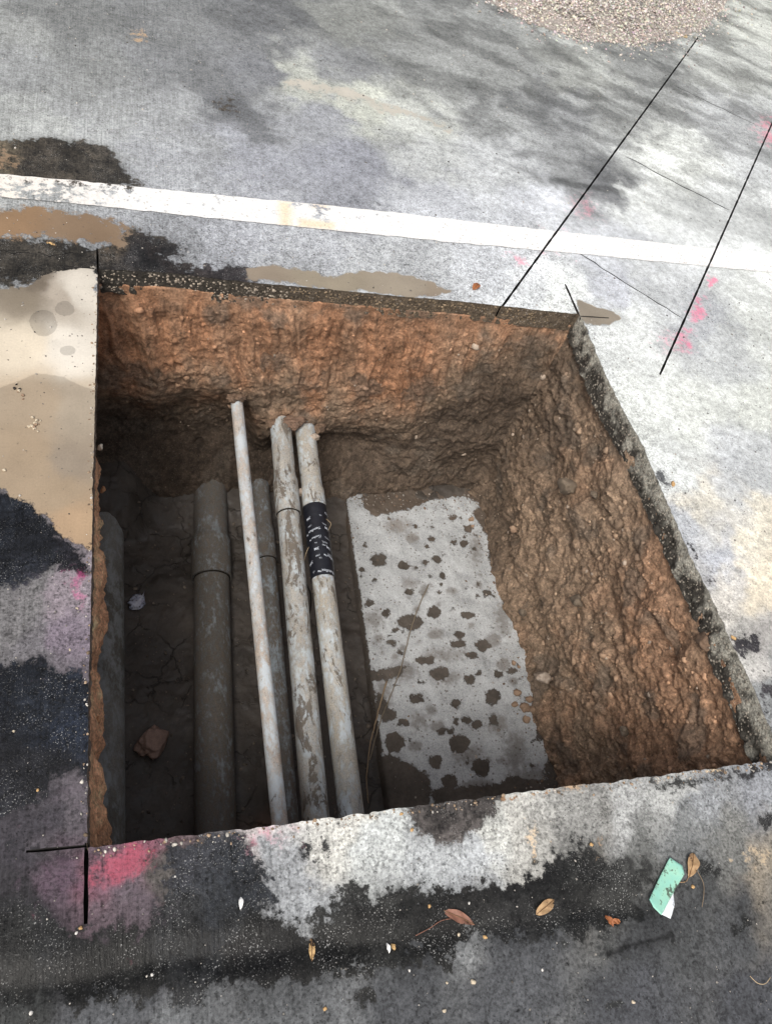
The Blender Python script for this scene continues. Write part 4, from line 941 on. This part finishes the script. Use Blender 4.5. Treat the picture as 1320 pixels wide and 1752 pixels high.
# ---------------------------------------------------------------- loose things
def rock(name, loc, size, mat, label, cat, seed, sq=(1, .8, .6), rot=(0, 0, 0), sub=3, amp=.4, group=None, smooth=True, freq=1.3):
    v, f = rock_verts(sub, seed, sq, amp, freq)
    v = v + 0.05 * fbm(v + seed, 5, 2, 55)[:, None] * v
    o = fastmesh(name, v * size, f, mat, None, smooth); o.location = tuple(loc); o.rotation_euler = rot
    return tag(o, label, cat, group)
R_CLAY = m_rock('red_clay_lump', (0.30, 0.205, 0.165), (0.22, 0.15, 0.12)); R_PALE = m_rock('pale_limestone', (0.44, 0.37, 0.31), (0.28, 0.22, 0.17))
R_TAN = m_rock('tan_crumbly_clay', (0.32, 0.225, 0.155), (0.21, 0.14, 0.095)); R_GREY = m_rock('grey_brown_stone', (0.17, 0.135, 0.10), (0.10, 0.08, 0.062)); R_MORT = m_rock('gritty_brown_mortar', (0.20, 0.128, 0.09), (0.11, 0.075, 0.055), 90)
R_SOIL = m_rock('moist_clay', (0.175, 0.115, 0.078), (0.095, 0.066, 0.048), 90); R_WHITE = m_rock('whitish_stone', (0.62, 0.55, 0.46), (0.40, 0.33, 0.26)); R_ORANGE = m_rock('orange_clay', (0.50, 0.27, 0.14), (0.36, 0.19, 0.10))
p = G(262, 1268, FLOOR + .03); rock('clay_lump', p, .052, R_CLAY, 'reddish brown clay lump on the dark pit floor beside the thick duct', 'clay lump', 3, (1, .95, .6), (0, 0, .5))
p = GX(928, 1160, XR - .045); rock('stone', p, .034, R_PALE, 'pale rounded stone at the foot of the right pit wall', 'stone', 5, (1.15, .8, .62), (0.2, .5, .1))
for (x, y, X_, s, mt, sd_, lb, rt) in [(968, 832, .035, .040, R_GREY, 8, 'brown-grey stone jutting from the upper right wall near the back corner', (0, .4, .3)), (985, 1028, .03, .026, R_GREY, 9, 'tan stone stuck halfway up the right wall', (0.3, .4, .9)),
                                       (893, 1048, .02, .022, R_GREY, 12, 'flat stone low in the right wall next to the concrete bed', (0, .8, 0)), (1016, 845, .02, .018, R_GREY, 13, 'small dark stone wedged upright high in the right wall', (0, .4, 1)),
                                       (878, 905, .03, .018, R_TAN, 15, 'pale sliver of stone in the right wall near the bed corner', (0, .5, 0)), (1205, 1098, .0, .030, R_SOIL, 17, 'brown clay clod just under the right slab edge', (0, 0, .3)),
                                       (1068, 1250, .02, .020, R_GREY, 18, 'small grey stone low on the right wall near the front', (0, .5, .3))]:
    rock('wall_stone' if 'clod' not in lb else 'clay_clod', GX(x, y, XR - X_), s, mt, lb, 'stone' if 'clod' not in lb else 'clay clod', sd_, (1, .8, .7), rt)
for i, (x, y, s) in enumerate([(884, 1186, .016), (905, 1196, .017), (896, 1212, .022), (909, 1214, .017), (880, 1205, .013), (900, 1232, .016), (878, 1135, .011), (887, 1141, .009), (806, 888, .013), (808, 900, .010)]):
    near = 'by the right wall foot' if i < 6 else ('above the crumbled heap' if i < 8 else 'at the far corner of the concrete bed')
    lb = ['reddish crumb topping the tan clay heap', 'crumb on the right of the tan clay heap top', 'largest cracked crumb in the middle of the tan clay heap', 'right-hand crumb of the tan clay heap', 'left-hand crumb of the tan clay heap', 'lowest crumb of the tan clay heap', 'small tan clod left of the pale rounded stone', 'tiny tan clod beside the pale rounded stone', 'upper tan clod at the far corner of the concrete bed', 'lower tan clod at the far corner of the concrete bed'][i]
    rock('clay_crumb', G(x, y, ZB + .008), s, R_TAN, lb, 'clay clod', 20 + i, (1, .9, .7), (rnd.random(), rnd.random(), rnd.random() * 6), 2, .45, 'crumbled clay on the concrete bed', False)
# gritty mortar where the two larger conduits leave the wall
v, f = rock_verts(4, 41, (.05, .035, .014), .5, 2.4)
v = v * (1 + .28 * fbm(v, 70, 3, 61))[:, None]
o = fastmesh('mortar_lump', v, f, R_MORT, None, True); o.location = tuple(GY(503, 722, 1.85)); tag(o, 'gritty brown lump on top of the two larger conduits at the wall', 'mortar lump')
for i, (px_, py_, sx_, yy) in enumerate([(398, 682, .022, 1.845), (412, 679, .018, 1.84), (470, 724, .026, 1.85), (545, 732, .024, 1.85), (522, 726, .024, 1.86)]):
    v, f = rock_verts(3, 80 + i, (sx_, sx_ * .9, sx_ * .62), .5, 1.8); v = v * (1 + .25 * fbm(v, 60, 3, 61))[:, None]
    cl_ = fastmesh('soil_clump', v, f, R_SOIL, pit_wall, True); cl_.location = tuple(GY(px_, py_, yy))
v, f = rock_verts(3, 43, (.022, .016, .012), .4, 1.5)
o = fastmesh('mortar_crust', v, f, R_PALE, None, True); o.location = tuple(GY(536, 748, 1.80)); tag(o, 'pale crust on the end of the taped conduit at the wall', 'mortar lump')
o = rock('pebble', G(511, 842, -.64), .016, R_PALE, 'pale pebble caught between the two larger conduits', 'pebble', 44, (1, .8, .8))
o = rock('pebble', G(506, 836, -.63), .011, R_GREY, 'brown pebble above the pale one between the two larger conduits', 'pebble', 45, (1, .8, .8))
# stones showing at the left wall edge
for x, y, s, mt, lb, sd_ in [(172, 766, .011, R_WHITE, 'whitish chip under the left slab edge, the uppermost one', 51), (176, 838, .014, R_ORANGE, 'orange chip under the left slab edge below the whitish one', 52), (168, 1232, .012, R_ORANGE, 'orange clod low on the left wall edge', 54)]:
    p = GX(x, y, XL + .012); rock('wall_chip', p, s * .7, mt, lb, 'stone', sd_, (.8, .9, 1.3), (0, .3, 0), 2)

# scraps, leaves, petals
def strip_mesh(name, outline, mat, loc, curl=0.0, thick=0.0007, sub=10, lift=0.0, wob=0.0, seed=0):
    """a thin closed sheet cut to an outline (metres), gently curled"""
    o_ = densify(outline, 0.004); lo, hi = o_.min(0), o_.max(0); s = max(.0025, (hi - lo).max() / (sub * 2))
    pts = jgrid(lo[0], hi[0], lo[1], hi[1], s); pts = pts[sdf(pts, o_) > s * .4]
    n0 = len(pts); V = [Vector(p) for p in pts] + [Vector(p) for p in o_]
    r = delaunay_2d_cdt(V, [(n0 + k, n0 + (k + 1) % len(o_)) for k in range(len(o_))], [], 1, 1e-7)
    P = np.array([(v.x, v.y) for v in r[0]]); F = [list(q) for q in r[2]]
    zc = curl * (P[:, 0] ** 2) / max(hi[0] ** 2, 1e-6) + wob * fbm(np.c_[P, 0 * P[:, 0] + seed], 60, 3, 180) + lift + wob * 1.3
    m_ = len(P); Vv = [(x, y, q + thick) for (x, y), q in zip(P, zc)] + [(x, y, q) for (x, y), q in zip(P, zc)]
    Fs = F + [[m_ + i for i in reversed(q)] for q in F]
    ed = {}
    for q in F:
        for a_, b_ in zip(q, q[1:] + q[:1]): ed[(a_, b_)] = 1
    Fs += [[a_, m_ + a_, m_ + b_, b_] for (a_, b_) in ed if (b_, a_) not in ed]
    o = mesh(name, Vv, Fs, mat, None, True); o.location = tuple(loc); return o
def outline_px(pts, c): return [tuple(np.array(g2(*p)) - np.array(c)) for p in pts]
M_GREEN = m_paper('green_printed_paper', (0.25, 0.54, 0.45), (0.32, 0.57, 0.43), .535); M_WPAPER = m_paper('white_dirty_paper', (0.72, 0.76, 0.78), (0.62, 0.66, 0.70), .60); M_WRAP = m_paper('white_blue_wrapper', (0.60, 0.62, 0.68), (0.28, 0.30, 0.42), .54)
c = g2(1145, 1535); o = strip_mesh('paper_scrap', outline_px([(1126, 1562), (1135, 1540), (1150, 1525), (1153, 1548), (1146, 1572)], c), M_WPAPER, (*c, .003 + float(gz(c)[0])), wob=.001)
tag(o, 'white paper corner sticking out beneath the green scrap', 'paper scrap')
c = g2(1133, 1518); o = strip_mesh('paper_scrap', outline_px([(1105, 1541), (1141, 1469), (1160, 1483), (1164, 1498), (1127, 1567), (1112, 1554)], c), M_GREEN, (*c, .006 + float(gz(c)[0])), curl=.006, wob=.0012, seed=2)
tag(o, 'dirty green paper scrap on the pavement at lower right', 'paper scrap')
wv_, wf = rock_verts(3, 47, (.034, .024, .010), .7, 2.2); wv_ *= (1 + .25 * fbm(wv_, 60, 3, 66))[:, None]
p = G(238, 1032, FLOOR + .012); o = fastmesh('crumpled_wrapper', wv_, wf, M_WRAP, None, False); o.location = tuple(p); o.rotation_euler = (0, 0, .8); tag(o, 'crumpled white wrapper on the dark pit floor', 'wrapper')

def leaf(px0, px1, wfrac, mat, label, curl=.004, stem=None, name='dry_leaf', cat='leaf', cup=.35):
    a, b = np.array(g2(*px0)), np.array(g2(*px1)); L = np.linalg.norm(b - a); d_ = (b - a) / L; n_ = np.array([-d_[1], d_[0]]); W = L * wfrac
    nu2, nv2 = 15, 9; V = []
    for i in range(nu2):
        t = i / (nu2 - 1); w_ = W * (math.sin(math.pi * t ** 0.85) ** 0.8) * (1 + .06 * math.sin(9 * t + L * 900))
        for j in range(nv2):
            s_ = (j / (nv2 - 1) - .5) * 2
            zc = .003 + cup * w_ * .5 * abs(s_) + curl * math.sin(math.pi * t) + .0012 * math.sin(14 * t + 3 * s_)
            p_ = (d_ * (t - .5) * L + n_ * s_ * w_ * .5); V.append((p_[0], p_[1], zc))
    F = [tuple(q) for q in grid_faces(nu2, nv2)]
    m_ = len(V); V2 = V + [(x, y, q - .0005) for x, y, q in V]; F2 = F + [tuple(m_ + i for i in reversed(q)) for q in F]
    c_ = (a + b) / 2
    root = empty(name, (c_[0], c_[1], float(gz(c_)[0]))); mesh('blade', V2, F2, mat, root, True); tag(root, label, cat)
    if name == 'dry_leaf' and L > .03:
        wire_mesh('midrib', [(*(d_ * (t - .5) * L), .0042 + curl * math.sin(math.pi * t) + .0012 * math.sin(14 * t)) for t in (0.02, .25, .5, .75, .97)], .0007, L_RIB, root)
    if stem is not None:
        ps = [np.array(g2(*s_)) - c_ for s_ in stem]; wire_mesh('stem', [(q[0], q[1], .0025) for q in ps], .0008, mat, root)
    return root
def wire_mesh(name, pts, r, mat, parent=None, seg=6, taper=1.0, kinks=0.0):
    pts = [np.array(p_, float) for p_ in pts]
    dense = []
    for i in range(len(pts) - 1):
        p0, p1, p2, p3_ = pts[max(0, i - 1)], pts[i], pts[i + 1], pts[min(len(pts) - 1, i + 2)]
        for k in range(6):
            t = k / 6; dense.append(.5 * ((2 * p1) + (p2 - p0) * t + (2 * p0 - 5 * p1 + 4 * p2 - p3_) * t * t + (3 * p1 - p0 - 3 * p2 + p3_) * t ** 3))
    dense.append(pts[-1]); V, F = [], []; n_ = len(dense)
    for i, c in enumerate(dense):
        if kinks: c = c + np.array([rnd.gauss(0, kinks) for _ in range(3)])
        d_ = dense[min(i + 1, n_ - 1)] - dense[max(i - 1, 0)]; d_ /= np.linalg.norm(d_) + 1e-9
        a_ = np.cross(d_, (0.1, .2, 1)); a_ /= np.linalg.norm(a_); b_ = np.cross(d_, a_); rr = r * (1 + (taper - 1) * i / n_)
        for k in range(seg): an = 6.2832 * k / seg; V.append(c + rr * (math.cos(an) * a_ + math.sin(an) * b_))
    for i in range(n_ - 1):
        for k in range(seg): F.append((i * seg + k, i * seg + (k + 1) % seg, (i + 1) * seg + (k + 1) % seg, (i + 1) * seg + k))
    F += [tuple(reversed(range(seg))), tuple((n_ - 1) * seg + k for k in range(seg))]
    return mesh(name, V, F, mat, parent, True)
L_RIB = m_plain('leaf_rib', (0.16, 0.095, 0.05), .7, .2); L_TAN = m_leaf('tan_dry_leaf', (0.42, 0.28, 0.15), (0.28, 0.17, 0.09), .60); L_RED = m_leaf('reddish_dry_leaf', (0.26, 0.125, 0.085), (0.18, 0.09, 0.065), .60); L_YEL = m_leaf('yellowed_leaf', (0.55, 0.38, 0.18), (0.40, 0.25, 0.11), .53); L_RUST = m_leaf('rust_leaf', (0.34, 0.13, 0.05), (0.22, 0.08, 0.035), .66); L_PETAL = m_leaf('white_petal', (0.80, 0.80, 0.80), (0.72, 0.72, 0.70), .85)
leaf((1184, 1460), (1176, 1502), .48, L_TAN, 'tan leaf with a long curved stem beside the green paper scrap', stem=[(1176, 1500), (1172, 1508), (1164, 1510), (1158, 1509)])
leaf((758, 1557), (813, 1582), .30, L_RED, 'long reddish brown leaf on the wet black pavement strip', stem=[(772, 1571), (755, 1575), (735, 1588), (712, 1600)])
leaf((918, 1564), (949, 1538), .42, L_TAN, 'curled brown leaf on the wet strip left of the green scrap')
leaf((534, 1604), (535, 1645), .30, L_YEL, 'narrow yellow and black leaf on the wet strip, leftmost of the leaves')
leaf((1036, 1566), (1050, 1585), .5, L_RUST, 'torn rust-coloured leaf below the green scrap, left piece'); leaf((1045, 1576), (1062, 1577), .5, L_RUST, 'torn rust-coloured leaf below the green scrap, right piece')
leaf((808, 497), (819, 487), .5, L_RUST, 'tiny orange leaf on the pale pavement at the back edge of the pit')
leaf((412, 1535), (411, 1557), .40, L_PETAL, 'white petal on the dark wet pavement near the pink paint', name='petal', cat='petal', cup=.2)
leaf((664, 1612), (668, 1630), .4, L_PETAL, 'frayed whitish scrap of petal on the wet strip, left half', name='petal', cat='petal'); leaf((672, 1613), (677, 1626), .6, L_YEL, 'frayed cream scrap of petal on the wet strip, right half', name='petal', cat='petal')
leaf((80, 417), (97, 424), .25, L_YEL, 'pale straw-coloured leaf sliver on the muddy pavement at far left', name='leaf_sliver')

# twigs, wires and cord
M_TWIG = m_plain('dry_twig', (0.27, 0.20, 0.13), .8, .2); M_TWIG2 = m_plain('grey_twig', (0.20, 0.165, 0.12), .8, .2); M_CORD = m_plain('black_cord', (0.012, 0.012, 0.013), .5, .3); M_STRAW = m_plain('straw', (0.45, 0.35, 0.22), .7, .2)
o = wire_mesh('twig', [G(733, 1000, ZB + .02), G(715, 1040, ZB + .016), G(700, 1085, ZB + .012), G(686, 1140, ZB + .012), G(668, 1190, ZB + .012), G(650, 1235, ZB + .012), G(632, 1300, ZB + .004)], .0020, M_TWIG2, None, 6, .8, .0006); tag(o, 'long thin grey twig lying across the concrete bed', 'twig')
o = wire_mesh('twig', [G(661, 1166, ZB + .014), G(650, 1205, ZB + .012), G(642, 1235, ZB + .004), G(633, 1275, ZB - .01), G(627, 1330, ZB - .02), G(630, 1375, ZB - .03)], .0028, M_TWIG, None, 6, .7, .0007); tag(o, 'shorter tan twig beside the left side of the concrete bed', 'twig')
o = wire_mesh('tie_wire', [G(558, 888, -.62), G(566, 896, -.62), G(562, 906, -.625), G(560, 912, -.63)], .0007, M_STRAW); tag(o, 'thin pale fibre looping off the right of the black tape', 'fibre')
o = wire_mesh('fibre', [G(528, 936, -.62), G(524, 945, -.63), G(520, 960, -.64), G(518, 975, -.66)], .0007, M_STRAW); tag(o, 'thin pale fibre hanging off the left of the black tape', 'fibre')
o = wire_mesh('cord', [G(519, 985, -.66), G(524, 1000, -.72), G(531, 1015, -.80), G(531, 1040, -.90), G(527, 1060, -1.0), G(526, 1080, -1.03)], .0028, M_CORD); tag(o, 'short black cord hanging between the streaked and taped conduits', 'cord')
o = wire_mesh('straw', [G(1155, 55, .004), G(1165, 61, .004), G(1174, 64, .004), G(1172, 60, .005)], .004, M_STRAW); tag(o, 'bent straw beside the gravel at the end of the long saw cut', 'straw')
o = wire_mesh('stem', [G(1282, 1670, .003), G(1295, 1682, .003), G(1308, 1683, .004), G(1317, 1672, .004)], .0007, M_STRAW); tag(o, 'curved pale stem near the lower right corner', 'stem')
o = wire_mesh('stem', [G(1190, 1487, .003), G(1202, 1510, .004), G(1203, 1530, .004), G(1200, 1552, .003)], .0006, M_TWIG); tag(o, 'fine brown stem trailing below the tan leaf', 'stem')

# pebbles and crumbs lying on the pavement
P_PALE = m_rock('pale_pebble', (0.58, 0.50, 0.38), (0.45, 0.38, 0.28), 120); P_WHITE = m_rock('white_pebble', (0.70, 0.68, 0.64), (0.55, 0.52, 0.48), 120); P_OCHRE = m_rock('ochre_pebble', (0.55, 0.36, 0.17), (0.40, 0.24, 0.11), 120); P_BLACK = m_rock('black_crumb', (0.035, 0.03, 0.027), None, 120)
PB = [(138, 1588, 5, P_OCHRE, 'ochre pebble at the lower end of the left saw cut'), (131, 1597, 4, P_WHITE, 'white pebble just left of the ochre one below the left saw cut'), (65, 1352, 4, P_OCHRE, 'ochre pebble on the wet pavement left of the pit, lower one'),
      (24, 1251, 3.5, P_PALE, 'small pale pebble on the black wet patch at the left border'), (132, 1041, 3.5, P_PALE, 'pale pebble on the grey dry patch by the magenta paint'), (120, 1112, 3, P_PALE, 'tiny pale pebble low on the grey dry patch left of the pit'),
      (53, 1733, 5, P_WHITE, 'white pebble in the bottom left corner'), (832, 1602, 5, P_OCHRE, 'round ochre pebble right of the long reddish leaf'), (788, 1597, 4, P_PALE, 'pale pebble just below the long reddish leaf'),
      (810, 1679, 6, P_PALE, 'larger pale pebble under a dark spot at the bottom centre'), (761, 1729, 4.5, P_PALE, 'pale pebble near the bottom border at the centre'), (557, 1725, 5, P_OCHRE, 'ochre pebble near the bottom border left of centre'),
      (704, 1420, 4.5, P_OCHRE, 'ochre pebble beside the brown damp patch on the front edge, lower one'), (686, 1393, 4, P_OCHRE, 'ochre pebble beside the brown damp patch on the front edge, upper one'), (734, 1550, 4, P_OCHRE, 'reddish pebble above the long reddish leaf stem'),
      (802, 1545, 3, P_WHITE, 'tiny white pebble above the tip of the long reddish leaf'), (929, 1659, 3, P_WHITE, 'tiny white pebble on the grey pavement below the curled brown leaf'), (1084, 1714, 4, P_PALE, 'pale pebble near the bottom border at lower right'),
      (701, 1660, 3, P_WHITE, 'tiny white pebble below the frayed petal'), (766, 1681, 3, P_PALE, 'tiny pale pebble left of the larger pale one at the bottom'), (261, 1667, 4, P_WHITE, 'white pebble on the black wet strip left of the yellow leaf'),
      (1184, 1517, 4, P_OCHRE, 'ochre pebble below the tan leaf'), (8, 805, 5, P_PALE, 'pale pebble on the mud film at the left border'), (1010, 1445, 4, P_OCHRE, 'ochre pebble on the front edge above the curled brown leaf'),
      (300, 1500, 2.5, P_WHITE, 'tiny white pebble right of the pink paint'), (1253, 1092, 5, P_OCHRE, 'ochre pebble on the right rim beside a dark stain'), (1150, 829, 5, P_OCHRE, 'ochre pebble on the pale pavement by the middle of the right rim')]
for i, (x, y, r, mt, lb) in enumerate(PB):
    s = r * np.linalg.norm(G(x + 1, y) - G(x, y))
    s *= .85
    rock('pebble', (*g2(x, y), s * .35 + float(gz(g2(x, y))[0])), s, mt, lb, 'pebble', 200 + i, (1, .8, .65), (0, 0, rnd.random() * 6), 1, .4, 'pebbles lying loose on the pavement')
for cl_i, (cx_, cy_, n_, sp) in enumerate([(32, 668, 9, 12), (60, 728, 16, 10)]):
    for j in range(n_):
        x, y = cx_ + rnd.gauss(0, sp * .55), cy_ + rnd.gauss(0, sp * .6); s = rnd.choice([.002, .003, .0045])
        mt = P_BLACK if (cl_i == 0 and j % 3 == 0) else (R_TAN if j % 3 == 1 else P_PALE)
        rock('crumb', (*g2(x, y), s * .4), s, mt, ['dark and tan crumb in the small heap on the mud film, upper heap', 'pale crumb in the small heap on the mud film, lower heap'][cl_i], 'crumb', 260 + j + 20 * cl_i, (1, .8, .8), (0, 0, rnd.random() * 6), 1, .4, ['crumbs in the upper heap on the mud film', 'crumbs in the lower heap on the mud film'][cl_i])

# grit on the pavement, too fine to count
n_ = 3000; gp = np.stack([RNG.uniform(-.4, 2.6, n_), RNG.uniform(-.15, 2.1, n_)], 1)
gp = np.concatenate([gp, np.stack([RNG.uniform(-.5, 4.2, 2200), RNG.uniform(2.0, 5.0, 2200)], 1)])
gp = gp[~in_pit(gp, .006)]
tn = np.array([0.42, 0.39, 0.35]) * RNG.uniform(.3, 1.3, (len(gp), 1)); dk = RNG.random(len(gp)) < .35; tn[dk] *= .25
sz = RNG.choice([.0010, .0015, .0024], len(gp), p=[.6, .32, .08]) * (1 + .25 * np.clip(gp[:, 1], 0, 4))
scatter('pavement_grit', np.c_[gp, gz(gp) + .0004], sz, np.tile((0, 0, 1.0), (len(gp), 1)), MAT_CHIP, pavement, 0, 0.0, tones=np.clip(tn, 0, .7))
# soil crumbs spilled along the front and left rims
fr = np.where(seg_side == 3)[0]; lf_ = np.where(seg_side == 0)[0]
k1 = RNG.choice(fr, 260); k2 = RNG.choice(lf_, 120); rp_ = np.concatenate([RIM[k1] + np.c_[RNG.normal(0, .004, 260), -np.abs(RNG.normal(0, .010, 260)) - .001], RIM[k2] + np.c_[-np.abs(RNG.normal(0, .006, 120)) - .001, RNG.normal(0, .004, 120)]])
rt_n = np.array([0.26, 0.19, 0.13]) * RNG.uniform(.4, 1.6, (len(rp_), 1)); wh_ = RNG.random(len(rp_)) < .3; rt_n[wh_] = np.array([.5, .47, .42]) * RNG.uniform(.6, 1.1, (wh_.sum(), 1))
scatter('rim_crumbs', np.c_[rp_, np.full(len(rp_), .0005)], RNG.choice([.0015, .0025, .004], len(rp_), p=[.55, .33, .12]), np.tile((0, 0, 1.0), (len(rp_), 1)), MAT_CRUMB, pavement, 0, 0.0, tones=rt_n)
# debris on the pit floor
n_ = 900; fp = np.stack([RNG.uniform(.03, .95, n_), RNG.uniform(.45, 1.8, n_)], 1); fz = np.array([floor_z(*q) for q in fp])
tn = np.array([0.12, 0.10, 0.08]) * RNG.uniform(.5, 1.7, (n_, 1))
scatter('floor_crumbs', np.c_[fp, fz + .001], RNG.choice([.002, .003, .005, .008], n_, p=[.5, .3, .15, .05]), np.tile((0, 0, 1.0), (n_, 1)), MAT_CRUMB, None, 0, .3, tones=tn)
# ---------------------------------------------------------------- gravel heap at the top of the view
gc = np.mean([g2(830, 0), g2(1010, 72), g2(1190, 70), g2(1260, -20), g2(1020, -120)], axis=0)
outl = poly_w([(790, -60), (830, 0), (880, 28), (940, 52), (1000, 70), (1080, 76), (1150, 70), (1205, 48), (1235, 15), (1256, -20), (1262, -55), (1150, -95), (950, -95), (820, -85)])
lo, hi = outl.min(0), outl.max(0); cnt = 80000
gq = np.stack([RNG.uniform(lo[0] - .3, hi[0] + .3, cnt), RNG.uniform(lo[1] - .3, hi[1] + .3, cnt)], 1)
sdv = sdf(gq, outl) + .05 * fbm(np.c_[gq, 0 * gq[:, 0]], 6, 3, 190); keep = (sdv > 0) | ((sdv > -.30) & (RNG.random(cnt) < .30 * np.exp(np.clip(sdv, -1, 0) / .055))); gq, sdv = gq[keep], sdv[keep]
hz = np.clip(sdv, 0, None); hz = .035 * sstep(0, .25, hz)
tn = np.array([0.56, 0.51, 0.46]) * RNG.uniform(.35, 1.35, (len(gq), 1)) * (1 + RNG.normal(0, .06, (len(gq), 3)))
nrm = np.stack([RNG.normal(0, .5, len(gq)), RNG.normal(0, .5, len(gq)), np.ones(len(gq))], 1)
gravel = scatter('gravel', np.c_[gq, hz + RNG.uniform(-.002, .006, len(gq))], RNG.choice([.003, .0045, .006, .009], len(gq), p=[.25, .35, .28, .12]), nrm, MAT_CHIP, None, 0, 0.0, tones=np.clip(tn, .02, .8))
gravel['label'] = 'low spread of pinkish grey gravel at the top of the view'
b_ = jgrid(lo[0], hi[0], lo[1], hi[1], .05); n0 = len(b_)
r = delaunay_2d_cdt([Vector(p_) for p_ in b_] + [Vector(p_) for p_ in outl], [(n0 + k, n0 + (k + 1) % len(outl)) for k in range(len(outl))], [], 1, 1e-7)
bp = np.array([(v_.x, v_.y) for v_ in r[0]]); bh = .030 * sstep(0, .25, np.clip(sdf(bp, outl), 0, None)) + .002
o = mesh('gravel_bed', np.c_[bp, bh], r[2], m_plain('gravel_fines', (0.30, 0.27, 0.245), .9, .2, .5, 90), gravel, True)
